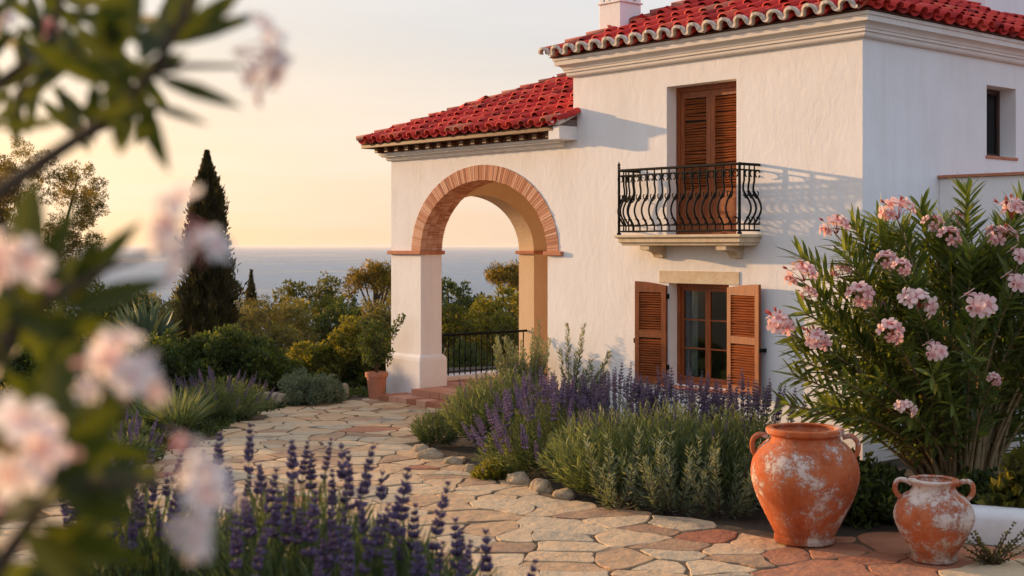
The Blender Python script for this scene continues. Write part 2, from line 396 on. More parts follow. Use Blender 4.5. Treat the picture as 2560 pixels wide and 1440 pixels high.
# thin veil of high cloud: warm and bright round the low sun, cool away from it
def mth(op, a, b=None, c=None, clamp=False):
    n = N(nt, 'ShaderNodeMath', operation=op); n.use_clamp = clamp
    for i, v in enumerate((a, b, c)):
        if v is None: continue
        if hasattr(v, 'is_output'): nt.links.new(v, n.inputs[i])
        else: n.inputs[i].default_value = v
    return n.outputs[0]
sep = N(nt, 'ShaderNodeSeparateXYZ'); nt.links.new(tc.outputs['Generated'], sep.inputs[0])
dt = N(nt, 'ShaderNodeVectorMath', operation='DOT_PRODUCT'); nt.links.new(tc.outputs['Generated'], dt.inputs[0]); dt.inputs[1].default_value = SUN
near = mth('MULTIPLY_ADD', dt.outputs['Value'], .60, .45, True)
elev = mth('MULTIPLY', mth('MAXIMUM', sep.outputs[2], 0), 1/.42, clamp=True)
warm = ramp(nt, [(0, (9.0, 6.1, 3.6)), (.14, (8.7, 6.4, 4.2)), (.36, (7.1, 6.7, 6.2)), (.62, (6.6, 6.9, 7.4)), (1, (6.0, 7.0, 9.0))], elev)
cool = ramp(nt, [(0, (8.0, 7.4, 8.2)), (.25, (7.8, 8.2, 9.8)), (1, (6.2, 7.8, 10.8))], elev)
veil = mixc(nt, near, cool.outputs[0], warm.outputs[0])
glow = mth('POWER', mth('MAXIMUM', dt.outputs['Value'], 0), 5.0)
lowf = mth('POWER', mth('SUBTRACT', 1.0, elev, clamp=True), 2.2)
gcol = mixc(nt, mth('MULTIPLY', glow, lowf), (0, 0, 0), (17.0, 10.0, 3.2))
SKYMIX = mixc(nt, .80, sky.outputs[0], mixc(nt, 1.0, veil, gcol, 'ADD'))
cl = mth('MULTIPLY', cr.outputs[0], .50)
sk2 = mixc(nt, cl, SKYMIX, mixc(nt, near, (4.6, 4.8, 5.4), (9.6, 8.6, 7.6)))
nt.links.new(sk2, bg.inputs[0]); bg.inputs[1].default_value = .093
sl = bpy.data.lights.new('sun', 'SUN'); sl.energy = 5.0; sl.angle = math.radians(.9); sl.color = (1, .60, .28)
so = bpy.data.objects.new('sun', sl); COL.objects.link(so); so.rotation_euler = SUN.to_track_quat('Z', 'Y').to_euler()

cam = bpy.data.cameras.new('camera'); co = bpy.data.objects.new('camera', cam); COL.objects.link(co); sc.camera = co
co.location = (0, 0, H); co.rotation_euler = (PI/2, 0, 0)
cam.sensor_width = 36; cam.lens = F/2560*36; cam.shift_y = -(720-HOR)/2560
cam.clip_start = .05; cam.clip_end = 100000
cam.dof.use_dof = True; cam.dof.focus_distance = 16.5; cam.dof.aperture_fstop = 3.5; cam.dof.aperture_blades = 0
sc.view_settings.view_transform = 'Standard'; sc.view_settings.look = 'None'; sc.view_settings.exposure = .38; sc.view_settings.gamma = 1
sc.cycles.use_denoising = True
sc.cycles.max_bounces = 8; sc.cycles.transparent_max_bounces = 8
sc.cycles.sample_clamp_indirect = 6

# ------------------------------------------------------------------ stone path
def ground_px(px, py):
    Yg = H*F/(py-HOR); return ((px-1280)/F*Yg, Yg)
POLY = [(-2.15, 23.85), (-2.9, 23.3)] + [ground_px(*p) for p in ((860, 1003), (740, 1018), (640, 1040), (560, 1072), (505, 1110))] + \
       [(-4.5, 15.6), (-5.1, 13), (-5.8, 9.2), (8, 9.2), (8, 11.2)] + \
       [ground_px(*p) for p in ((2250, 1352), (1950, 1340), (1830, 1320), (1640, 1305), (1520, 1288), (1370, 1238), (1190, 1187), (1075, 1130), (1062, 1060), (1110, 1030))] + [(-.4, 21.9)]
def inpoly(x, y, poly=POLY):
    c = False; n = len(poly)
    for i in range(n):
        x1, y1 = poly[i]; x2, y2 = poly[(i+1) % n]
        if (y1 > y) != (y2 > y) and x < (x2-x1)*(y-y1)/(y2-y1)+x1: c = not c
    return c
def edge_dist(x, y, poly=POLY):
    best = 9
    for i in range(len(poly)):
        a = np.array(poly[i]); b = np.array(poly[(i+1) % len(poly)]); p = np.array([x, y])
        t = np.clip(np.dot(p-a, b-a)/np.dot(b-a, b-a), 0, 1); best = min(best, np.linalg.norm(a+t*(b-a)-p))
    return best
WARP = lambda p: (p[0]+mnoise.noise((p[0]*1.3, p[1]*1.3, 2))*.16+mnoise.noise((p[0]*3.7, p[1]*3.7, 5))*.05, p[1]+mnoise.noise((p[0]*1.3, p[1]*1.3, 12))*.16+mnoise.noise((p[0]*3.7, p[1]*3.7, 15))*.05)
seeds = []
tries = 0
while tries < 16000:
    tries += 1
    x = random.uniform(-7, 9); y = random.uniform(8.4, 25)
    rmin = .56 if random.random() < .004*tries**.0 + (.55 if tries < 2500 else 0) else (.44 if tries < 7000 else .27)
    rmin *= 1.12 if y < 14 else .92
    if all(((x-a)/1.28)**2 + ((y-b)*1.05)**2 > rmin*rmin for a, b in seeds): seeds.append((x, y))
pm = MB()
pm.add([(x, y, .020) for x, y in POLY], [tuple(range(len(POLY)))[::-1]], .5, 1)
seeds = [q for q in seeds if random.random() > .10]
SA = np.array(seeds)
def clip(poly, nx_, ny_, c):
    out = []
    for i in range(len(poly)):
        p, q = poly[i], poly[(i+1) % len(poly)]
        dp = p[0]*nx_+p[1]*ny_-c; dq = q[0]*nx_+q[1]*ny_-c
        if dp <= 0: out.append(p)
        if dp*dq < 0:
            t = dp/(dp-dq); out.append((p[0]+(q[0]-p[0])*t, p[1]+(q[1]-p[1])*t))
    return out
for i, (x, y) in enumerate(seeds):
    if not inpoly(x, y): continue
    cell = [(x-1, y-1), (x+1, y-1), (x+1, y+1), (x-1, y+1)]
    d2 = ((SA-SA[i])**2).sum(1)
    gap = random.uniform(.004, .022)
    for j in np.argsort(d2)[1:16]:
        dx, dy = SA[j]-SA[i]; L = math.hypot(dx, dy)
        nx_, ny_ = dx/L, dy/L
        cell = clip(cell, nx_, ny_, (x*nx_+y*ny_)+L/2-gap)
        if len(cell) < 3: break
    if len(cell) < 3: continue
    for _ in range(2 if random.random() < .6 else 1):      # round the corners
        cc = []
        for k in range(len(cell)):
            p, q = cell[k], cell[(k+1) % len(cell)]
            f = .09 if _ == 0 else .25
            cc += [(p[0]+(q[0]-p[0])*f, p[1]+(q[1]-p[1])*f), (p[0]+(q[0]-p[0])*(1-f), p[1]+(q[1]-p[1])*(1-f))]
        cell = cc
    fine = []
    for k in range(len(cell)):
        p, q = cell[k], cell[(k+1) % len(cell)]; L = math.hypot(q[0]-p[0], q[1]-p[1]); m = max(1, int(L/.06))
        for t in range(m): fine.append((p[0]+(q[0]-p[0])*t/m, p[1]+(q[1]-p[1])*t/m))
    fine = [WARP(p) for p in fine]; x, y = WARP((x, y))
    cell = []
    for p in fine:
        a = mnoise.noise((p[0]*5, p[1]*5, i*1.7))*.030+mnoise.noise((p[0]*16, p[1]*16, i*1.7))*.012; d = math.hypot(p[0]-x, p[1]-y)+1e-6
        cell.append((p[0]+(p[0]-x)/d*a, p[1]+(p[1]-y)/d*a))
    n = len(cell); h0 = .032+random.uniform(-.006, .006); tx, ty = random.gauss(0, .006), random.gauss(0, .006)
    zt = lambda p: h0+(p[0]-x)*tx+(p[1]-y)*ty
    bev = .009
    top = [(x+(p[0]-x)*(1-bev/max(.1, math.hypot(p[0]-x, p[1]-y))), y+(p[1]-y)*(1-bev/max(.1, math.hypot(p[0]-x, p[1]-y)))) for p in cell]
    V = [(p[0], p[1], .0) for p in cell] + [(p[0], p[1], zt(p)-.004) for p in cell] + [(p[0], p[1], zt(p)) for p in top] + [(x, y, h0+.003)]
    red = .68 if (x+mnoise.noise((x*.8, y*.8, 9))*1.4 > 1.7 and y < 12.7) else .05 if x > .5 and y < 14 else .015
    tint = random.uniform(0, .22) if random.random() < red else random.uniform(.36, .95)
    T = [(n*r+k, n*r+(k+1) % n, n*(r+1)+(k+1) % n, n*(r+1)+k) for r in (0, 1) for k in range(n)]
    pm.add(V, T + [(2*n+k, 2*n+(k+1) % n, 3*n) for k in range(n)], tint, 0)
structure(pm.build('path', [MFLAG, MJOINT]))

# ------------------------------------------------------------------ villa
HX, HY = 4.315, 16.40
RZ = math.atan2(-.7534, .6576)
villa = empty('villa', 'white plastered villa with red tiled roofs, arched loggia and iron balcony above the garden', 'house', (HX, HY, 0), RZ)
def hw(x, y, z=0):   # house local -> world
    c, s = math.cos(RZ), math.sin(RZ)
    return np.array([HX + c*x - s*y, HY + s*x + c*y, z])
AX0, AX1, AZ, AR = -8.97, -5.721, 2.61, 1.17
AC = (AX0+AX1)/2; AW = (AX1-AX0)/2; BT = .26
UZ = 5.50     # top of the main wall
def arc(cx, cz, rx, rz, n=40, a0=PI, a1=0): return [(cx+rx*math.cos(a0+(a1-a0)*k/n), cz+rz*math.sin(a0+(a1-a0)*k/n)) for k in range(n+1)]
wl = MB()
outer = [(-9.844, 0), (AX0, 0), (AX0, AZ)] + arc(AC, AZ, AW+BT, AR+BT*.95) + [(AX1, AZ), (AX1, 0), (0, 0), (0, UZ), (-5.146, UZ), (-5.146, 4.46), (-9.844, 4.46)]
door_h = [(-3.236, 2.85), (-1.983, 2.85), (-1.983, 4.94), (-3.236, 4.94)]
win_h = [(-3.198, .748), (-2.113, .748), (-2.113, 2.17), (-3.198, 2.17)]
wl.prism(outer, [door_h, win_h], lambda u, w_, t: (u, t, w_), 0, .46)
# side wall with a small deep window
wl.prism([(.46, 0), (8.4, 0), (8.4, UZ), (.46, UZ)], [[(2.933, 3.94), (3.729, 3.94), (3.729, 4.91), (2.933, 4.91)]], lambda u, w_, t: (-t, u, w_), 0, .4)
wl.box(-5.146, -4.8, .46, 8.4, 0, UZ); wl.box(-4.8, -.4, 8.0, 8.4, 0, UZ)
# loggia side wall with its own arch, rear wall, ceiling
SW = (3.04-.46)/2; SC = (3.04+.46)/2
wl.prism([(.46, 4.46), (.46, 2.6)] + arc(SC, 2.6, SW, 1.03)[1:] + [(3.04, .24), (5.0, .24), (5.0, 4.46)], [], lambda u, w_, t: (t, u, w_), -9.844, -9.405, mi=1)
wl.box(-9.405, -5.146, 4.6, 5.0, 0, 4.46, mi=1); wl.box(-9.405, -5.146, .46, 4.6, 4.2, 4.46, mi=1)
# eave return block beside the upper storey
wl.box(-5.30, -5.06, -.37, -.002, 4.30, 4.60); wl.box(-5.29, -5.07, -.20, -.003, 4.60, 4.70)
# lower annex at the side, with its thin coping
wl.box(.002, 7, 1.73, 6.2, 0, 3.58)
wall = wl.build('wall', [MP, MPI], villa, bevel=.02)
cp = MB(); cp.box(.004, 7.05, 1.68, 6.25, 3.582, 3.622); cp.build('coping', MTERR, villa, bevel=.006)
# floors and blockers inside
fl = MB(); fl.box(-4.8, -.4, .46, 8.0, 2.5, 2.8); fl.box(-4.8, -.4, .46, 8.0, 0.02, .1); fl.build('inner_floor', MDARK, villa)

# plinth of the loggia piers
pl = MB()
def plinth(x0, x1, y0, y1, zb, z1):
    o = .07
    rings = [(zb, o), (z1-.10, o), (z1-.05, o*.85), (z1-.02, o*.45), (z1, .003)]
    V = []
    for z, q in rings: V += [(x0-q, y0-q, z), (x1+q, y0-q, z), (x1+q, y1+q, z), (x0-q, y1+q, z)]
    Fq = [(4*i+k, 4*i+(k+1) % 4, 4*i+4+(k+1) % 4, 4*i+4+k) for i in range(len(rings)-1) for k in range(4)]
    pl.add(V, np.array(Fq))
plinth(-9.844, AX0, 0, .46, 0, .80)
pl.build('plinth', MP, villa, bevel=.012)

# brick arch ring
ar = MB(); nb = 100
def ell(a, q): return (AC+(AW+q)*math.cos(a), AZ+(AR+q*.95)*math.sin(a))
# equal arc length stations
aa = np.linspace(0, PI, 1200); pts = np.array([ell(a, .12) for a in aa]); dl = np.concatenate([[0], np.cumsum(np.linalg.norm(np.diff(pts, axis=0), axis=1))])
st = np.interp(np.linspace(0, dl[-1], nb+1), dl, aa)
def wedge(mb, a0, a1, q0, q1, y0, y1, tint, mi):
    p = [ell(a0, q0), ell(a1, q0), ell(a1, q1), ell(a0, q1)]
    V = [(x, y0, z) for x, z in p] + [(x, y1, z) for x, z in p]
    mb.add(V, [(3, 2, 1, 0), (4, 5, 6, 7), (0, 1, 5, 4), (2, 3, 7, 6), (1, 2, 6, 5), (3, 0, 4, 7)], tint, mi)
for k in range(nb):
    a0, a1 = st[k], st[k+1]; g_ = (a1-a0)*.09
    for (y0, y1) in ((-.012, .105), (.115, .225), (.235, .345), (.355, .468)):
        if random.random() < .5 and y0 < 0: pass
        wedge(ar, a0+g_, a1-g_, -.004+random.uniform(-.004, .004), BT-.004+random.uniform(-.004, .004), y0+random.uniform(-.004, .004), y1, random.random(), 0)
for k in range(40):
    a0, a1 = PI*k/40, PI*(k+1)/40
    wedge(ar, a0, a1, .006, BT-.002, -.003, .457, .5, 1)
ar.build('brick_arch', [MBRICK, MMORT], villa)
# imposts
def impost(x0, x1, y0, y1, z0=2.545, z1=2.612):
    b = MB(); b.box(x0, x1, y0, y1, z0, z1); return b.build('impost', MTERR, villa, bevel=.01)
impost(-9.90, AX0+.05, -.055, .50); impost(AX1-.05, AX1+.36, -.055, .46)
impost(-9.90, -9.355, 2.99, 3.5, 2.535, 2.60)

# cornice of the main block: stacked mouldings all round
def ring_moulding(mb, x0, x1, y0, y1, prof, mi=0, closed=True, openx=None):
    V = []
    for o, z in prof:
        if openx is None: V += [(x0-o, y0-o, z), (x1+o, y0-o, z), (x1+o, y1+o, z), (x0-o, y1+o, z)]
        else: V += [(x1, y0-o, z), (x0-o, y0-o, z), (x0-o, y1+o, z), (x1, y1+o, z)]
    m = len(prof); Fq = []
    for i in range(m-1):
        for k in range(4 if openx is None else 3):
            a, b, c, d = 4*i+k, 4*i+(k+1) % 4, 4*i+4+(k+1) % 4, 4*i+4+k
            Fq.append((a, b, c, d) if openx is None else (d, c, b, a))
    if openx is not None:   # closing faces of the open end
        f = [4*i for i in range(m)]; mb.add(V, Fq + [tuple(f)], .5, mi)
    else: mb.add(V, Fq, .5, mi)
cm = MB()
def curve_prof(o0, z0, o1, z1, n=5, convex=True):
    return [(o0+(o1-o0)*(math.sin(t*PI/2) if convex else 1-math.cos(t*PI/2)), z0+(z1-z0)*(1-math.cos(t*PI/2) if convex else math.sin(t*PI/2))) for t in [i/n for i in range(n+1)]]
prof = [(.003, 5.255)] + curve_prof(.03, 5.257, .075, 5.30) + [(.075, 5.325), (.10, 5.327), (.10, 5.36)] + curve_prof(.115, 5.365, .19, 5.43, 5, False) + [(.205, 5.433), (.205, 5.50), (.225, 5.503), (.225, 5.545), (.0, 5.547)]
ring_moulding(cm, -5.146, 0, 0, 8.4, prof)
cm.build('cornice', MCOR, villa, smooth=False)
lc = MB()
prof2 = [(.003, 4.20)] + curve_prof(.02, 4.202, .07, 4.25) + [(.07, 4.27), (.13, 4.272), (.13, 4.30), (.16, 4.302), (.16, 4.34), (0, 4.342)]
ring_moulding(lc, -9.844, -5.30, 0, 5.0, prof2, openx=True)
lc.build('cornice', MCOR, villa)
# wooden eave of the loggia: rafter tails and boards
we = MB()
we.box(-10.10, -5.22, -.33, -.02, 4.435, 4.470); we.box(-10.20, -5.20, -.375, -.33, 4.432, 4.515)
we.box(-10.20, -9.86, -.28, 5.3, 4.436, 4.469); we.box(-10.245, -10.20, -.37, 5.3, 4.433, 4.514)
x = -9.98
while x < -5.4:
    we.box(x, x+.10, -.27, .0, 4.345, 4.433, random.random()); x += .30
y = -.05
while y < 5.2:
    we.box(-10.10, -9.85, y, y+.10, 4.345, 4.433, random.random()); y += .30
we.box(-9.99, -5.3, -.19, -.004, 4.346, 4.432)
we.build('eave_woodwork', MWOODD, villa, bevel=.006)

# roofs ------------------------------------------------
def tile_slope(mb, P0, e, n, L, Wd, pitch, hipL, hipR, sp=.265, course=.31, lift=.03):
    P0 = np.array(P0, float); e = np.array([e[0], e[1], 0.]); n = np.array([n[0], n[1], 0.])
    m = n*math.cos(pitch) + np.array([0, 0, math.sin(pitch)]); q = np.cross(e, m); q = q if q[2] > 0 else -q
    nc = int(L/sp); sp = L/nc; slope = Wd/math.cos(pitch)
    K = 7
    th_ = np.linspace(0, PI, K)
    for i in range(nc+1):
        for kind in (0, 1):
            s0 = (i+.5*kind)*sp
            if s0 > L: continue
            for j in range(int(slope/course)+1):
                mm = j*course
                tpl = (mm+course*.35)*math.cos(pitch)
                if tpl > Wd: continue
                if hipL and s0 < tpl-.04: continue
                if hipR and s0 > L-tpl+.04: continue
                jit = random.gauss(0, .007); js = random.gauss(0, .006); yaw = random.gauss(0, .018)
                ln = course+.08
                lo = mm-.03 + (random.gauss(0, .012) if j else random.gauss(0, .006)); up_ = min(lo+ln, slope+.02)
                r0, r1 = sp*.36, sp*.29
                tint = min(1, max(0, random.gauss(.5, .24)))
                if kind == 0:
                    def ringv(r, mpos, base):
                        return [P0+e*(s0+js+yaw*(mpos-lo)+r*math.cos(t))+m*mpos+q*(base+jit+r*math.sin(t)*.88) for t in th_]
                    a = ringv(r0, lo, lift+.052); b = ringv(r1, up_, lift+.012); c = ringv(r0-.016, lo, lift+.052); d = ringv(r1-.014, up_, lift+.0)
                else:
                    def ringv(r, mpos, base):
                        return [P0+e*(s0+js+r*math.cos(t))+m*mpos+q*(base+jit-r*math.sin(t)*.75) for t in th_]
                    a = ringv(r0*.95, lo+.012, lift+.06); b = ringv(r1, up_, lift+.035); c = ringv(r0*.95+.014, lo+.012, lift+.06); d = ringv(r1, up_, lift+.02)
                    tint = max(0, tint-.1)
                V = a+b+c+d
                Fs = [(k, k+1, K+k+1, K+k) for k in range(K-1)] + [(k+1, k, 2*K+k, 2*K+k+1) for k in range(K-1)]
                if j == 0: Fs += [(2*K+k+1, 2*K+k, 3*K+k, 3*K+k+1) for k in range(K-1)]
                mb.add(V, np.array(Fs), tint)
def cap_line(mb, A, B, r=.125, step=.34):
    A = np.array(A, float); B = np.array(B, float); d = B-A; L = np.linalg.norm(d); d /= L
    s = np.cross(d, [0, 0, 1.]); s /= np.linalg.norm(s); u = np.cross(s, d)
    if u[2] < 0: u = -u
    K = 8; n = int(L/step)
    for j in range(n+1):
        lo, hi = j*step-.04, min(j*step+step+.05, L)
        jt = random.gauss(0, .008)
        V = []
        for (mpos, rr, base) in ((lo, r, .035), (hi, r*.8, 0.0), (lo, r-.018, .035)):
            V += [A+d*mpos+s*(rr*math.cos(t)+jt)+u*(base+rr*math.sin(t)*.8-.02) for t in np.linspace(0, PI, K)]
        mb.add(V, np.array([(k, k+1, K+k+1, K+k) for k in range(K-1)]+[(k+1, k, 2*K+k, 2*K+k+1) for k in range(K-1)]), random.random())
def hip_roof(x0, x1, y0, y1, z, pitch, slopes, name, along='y', open_right=False):
    deck = MB(); mbt = MB(); rt = MB()
    tp = math.tan(pitch)
    if along == 'y':
        hwid = (x1-x0)/2; zr = z+hwid*tp; xm = (x0+x1)/2
        ra, rb = (xm, y0+hwid, zr), (xm, y1-hwid, zr)
        V = [(x0, y0, z), (x1, y0, z), (x1, y1, z), (x0, y1, z), ra, rb]
        deck.add(V, [(0, 1, 4), (1, 2, 5, 4), (2, 3, 5), (3, 0, 4, 5), (3, 2, 1, 0)])
        tile_slope(mbt, (x0, y0, z), (1, 0), (0, 1), x1-x0, hwid, pitch, True, True)
        tile_slope(mbt, (x1, y0, z), (0, 1), (-1, 0), y1-y0, hwid, pitch, True, True)
        tile_slope(mbt, (x0, y0, z), (0, 1), (1, 0), y1-y0, hwid, pitch, True, True)
        tile_slope(mbt, (x0, y1, z), (1, 0), (0, -1), x1-x0, hwid, pitch, True, True)
        up = np.array([0, 0, .07])
        for c in ((x0, y0, z), (x1, y0, z)): cap_line(rt, np.array(c)+up, np.array(ra)+up)
        for c in ((x0, y1, z), (x1, y1, z)): cap_line(rt, np.array(c)+up, np.array(rb)+up)
        cap_line(rt, np.array(ra)+up, np.array(rb)+up)
    else:
        hwid = (y1-y0)/2; zr = z+hwid*tp; ym = (y0+y1)/2
        ra, rb = (x0+hwid, ym, zr), (x1, ym, zr)
        V = [(x0, y0, z), (x1, y0, z), (x1, y1, z), (x0, y1, z), ra, rb]
        deck.add(V, [(0, 1, 5, 4), (1, 2, 5), (2, 3, 4, 5), (3, 0, 4), (3, 2, 1, 0)])
        tile_slope(mbt, (x0, y0, z), (1, 0), (0, 1), x1-x0, hwid, pitch, True, False, sp=.25)
        tile_slope(mbt, (x0, y0, z), (0, 1), (1, 0), y1-y0, hwid, pitch, True, True, sp=.25)
        tile_slope(mbt, (x0, y1, z), (1, 0), (0, -1), x1-x0, hwid, pitch, True, False, sp=.25)
        up = np.array([0, 0, .06])
        cap_line(rt, np.array((x0, y0, z))+up, np.array(ra)+up); cap_line(rt, np.array((x0, y1, z))+up, np.array(ra)+up)
        cap_line(rt, np.array(ra)+up, np.array(rb)+up)
    r = mbt.build(name, MTILE, villa, smooth=True)
    deck.build('roof_deck', MDECK, r); rt.build('ridge_tiles', MRIDGE, r, smooth=True)
    return r
main_roof = hip_roof(-5.416, .27, -.27, 8.67, 5.555, math.radians(25.5), None, 'roof')
log_roof = hip_roof(-10.239, -5.06, -.395, 5.4, 4.50, math.radians(23), None, 'roof', along='x')
# cream mortar lip along the front eave of the main roof
ml = MB(); sp = (5.416+.27)/int((5.416+.27)/.265)
ncap = int((5.416+.27)/.265)
ptsr = []
for i in range(ncap):
    xc = -5.416+i*sp
    for t in np.linspace(0, PI, 9)[:-1]: ptsr.append((xc-math.cos(t)*sp*.335, 5.612+math.sin(t)*.078))
    for t in np.linspace(0, PI, 5)[:-1]: ptsr.append((xc+sp*.5-math.cos(t)*sp*.165, 5.612-math.sin(t)*.034))
V = []; 
for k, (a, b) in enumerate(ptsr):
    a2, b2 = ptsr[min(k+1, len(ptsr)-1)]; a1, b1 = ptsr[max(k-1, 0)]
    tx, tz = a2-a1, b2-b1; L = math.hypot(tx, tz)+1e-6; nx_, nz = -tz/L, tx/L
    wv = .019+random.uniform(-.003, .003)
    yb = -.347-(b-5.612)*.48
    for y0 in (yb-.022+random.uniform(-.004, .004), yb+.05):
        V += [(a+nx_*wv, y0, b+nz*wv), (a-nx_*wv, y0, b-nz*wv)]
Fm = []
for k in range(len(ptsr)-1):
    o = 4*k
    Fm += [(o, o+1, o+5, o+4), (o+2, o, o+4, o+6), (o+1, o+3, o+7, o+5), (o+3, o+2, o+6, o+7)]
ml.add(V, np.array(Fm)); ml.build('eave_mortar', MMORT, main_roof)

# chimneys
def chimney(x, y, wx, wy, z0, z1, vents=True):
    c = MB(); c.box(x-wx/2, x+wx/2, y-wy/2, y+wy/2, z0, z1)
    if vents:
        c.box(x-wx/2-.025, x+wx/2+.025, y-wy/2-.025, y+wy/2+.025, z1+.0, z1+.03)
        for i in range(4):
            for k in (-1, 1):
                xx = x-wx/2+.045+(wx-.09)/3*i
                c.box(xx-.045, xx+.045, y+k*(wy/2-.045)-.045, y+k*(wy/2-.045)+.045, z1+.03, z1+.20)
        for k in (-1, 1):
            c.box(x+k*(wx/2-.045)-.044, x+k*(wx/2-.045)+.044, y-.05, y+.05, z1+.03, z1+.199)
        c.box(x-wx/2-.05, x+wx/2+.05, y-wy/2-.05, y+wy/2+.05, z1+.20, z1+.27)
        c.box(x-wx/2+.03, x+wx/2-.03, y-wy/2+.03, y+wy/2-.03, z1+.27, z1+.42)
    return c.build('chimney', MP, villa, bevel=.012)
chimney(-4.70, .56, .45, .45, 5.6, 6.36)
chimney(-1.25, 5.35, .60, 1.5, 6.0, 8.1, False)

# balcony -------------------------------------------------
BX0, BX1, BD, BZ = -3.807, -1.566, -.44, 2.85
bm_ = MB()
def bal_ring(prof):
    V = []
    for o, z in prof: V += [(BX0-o, .0, z), (BX0-o, BD-o, z), (BX1+o, BD-o, z), (BX1+o, .0, z)]
    m = len(prof)
    bm_.add(V, [(4*i+k, 4*i+k+1, 4*i+5+k, 4*i+4+k) for i in range(m-1) for k in range(3)] + [(4*(m-1), 4*(m-1)+1, 4*(m-1)+2, 4*(m-1)+3), (3, 2, 1, 0)])
bal_ring([(-.06, 2.70), (-.05, 2.735), (-.02, 2.745), (-.02, 2.80), (.02, 2.815), (.02, 2.85)])
balc = bm_.build('balcony', MSTONE, villa, bevel=.006)
for cx in (-3.33, -1.95):
    c = MB(); prof_ = [(0, 2.698), (-.36, 2.698), (-.36, 2.64), (-.30, 2.635)] + [(-.30+.22*math.sin(t), 2.635-.10*(1-math.cos(t))) for t in np.linspace(0.2, PI/2, 6)] + [(-.05, 2.53), (0, 2.53)]
    c.prism(prof_, [], lambda u, w_, t: (t, u, w_), cx-.085, cx+.085)
    c.build('corbel', MSTONE, balc, bevel=.008)
def ironbar(mb, pts, r): mb.tube(pts, r, 6)
def rail_obj(name, fn, parent=balc):
    b = MB(); fn(b); return b.build(name, MIRON, parent, smooth=True)
RH = 3.765
rx0, rx1, ry = BX0+.03, BX1-.03, BD+.03
def hr(b):
    for z, r in ((RH, .021), (RH-.075, .012), (BZ+.05, .014), (BZ+.13, .010)):
        b.tube([(rx0, 0, z), (rx0, ry, z)], r, 6); b.tube([(rx0, ry, z), (rx1, ry, z)], r, 6); b.tube([(rx1, ry, z), (rx1, 0, z)], r, 6)
rail_obj('handrail', hr)
def circle(c, r, axis, n=14, a0=0, a1=2*PI):
    out = []
    for k in range(n+1):
        a = a0+(a1-a0)*k/n
        out.append((c[0]+(r*math.cos(a) if axis == 'x' else 0), c[1]+(r*math.cos(a) if axis == 'y' else 0), c[2]+r*math.sin(a)))
    return out
# one belly baluster in local frame: outward is -Y, run is along X
def make_baluster(step):
    b = MB(); pts = []
    hgt = RH-.075-(BZ+.13)
    for t in np.linspace(0, 1, 22):
        z = BZ+.13+hgt*t
        o = 0
        if t < .62: o = .115*math.sin(PI*(t/.62))**1.3*(1.15-.35*t/.62)
        if .55 < t < .8: o -= .018*math.sin(PI*(t-.55)/.25)
        pts.append((0, -o, z-BZ))
    b.tube(pts, .0135, 6)
    b.tube([(0, .0, .055), (0, 0, .13)], .0105, 6); b.tube([(0, 0, RH-.075-BZ), (0, 0, RH-BZ)], .0105, 6)
    b.tube([(0, 0, .50), (0, 0, .515)], [.02, .02], 6)
    # scrolls
    q = step/2
    b.tube(circle((q, 0, RH-BZ-.122), .047, 'x', 12, -.35*PI, 1.35*PI), .0098, 5)
    b.tube(circle((q, 0, .18), .045, 'x', 12, .35*PI-PI, 1.6*PI-PI+.2), .0098, 5)
    b.tube([(0, -.03, .47), (q*.5, -.03, .50), (q*.7, -.03, .54), (q*.45, -.03, .565)], .0085, 5)
    b.tube([(0, -.03, .47), (-q*.5, -.03, .50), (-q*.7, -.03, .54), (-q*.45, -.03, .565)], .0085, 5)
    return b.build('baluster', MIRON, balc, smooth=True)
nfr = 16; stepb = (rx1-rx0)/nfr
proto_b = make_baluster(stepb)
first = True
for i in range(1, nfr):
    loc = (rx0+i*stepb, ry, BZ)
    if first: proto_b.location = loc; first = False
    else: inst(proto_b, balc, loc)
for k in range(3):
    inst(proto_b, balc, (rx1, ry+.105*(k+1)-.01, BZ), (0, 0, PI/2)); inst(proto_b, balc, (rx0, ry+.105*(k+1)-.01, BZ), (0, 0, -PI/2))
for (px_, top) in ((rx0, True), (rx1, False)):
    def post(b):
        b.tube([(px_, ry, BZ), (px_, ry, RH+.02)], .019, 8)
        if top:
            b.tube([(px_, ry, RH+.02), (px_, ry, RH+.04), (px_, ry, RH+.055), (px_, ry, RH+.075), (px_, ry, RH+.09), (px_, ry, RH+.13)], [.012, .024, .012, .026, .016, .002], 8)
        b.tube([(px_, ry, BZ), (px_, ry, BZ+.03)], .03, 8)
    rail_obj('post', post)

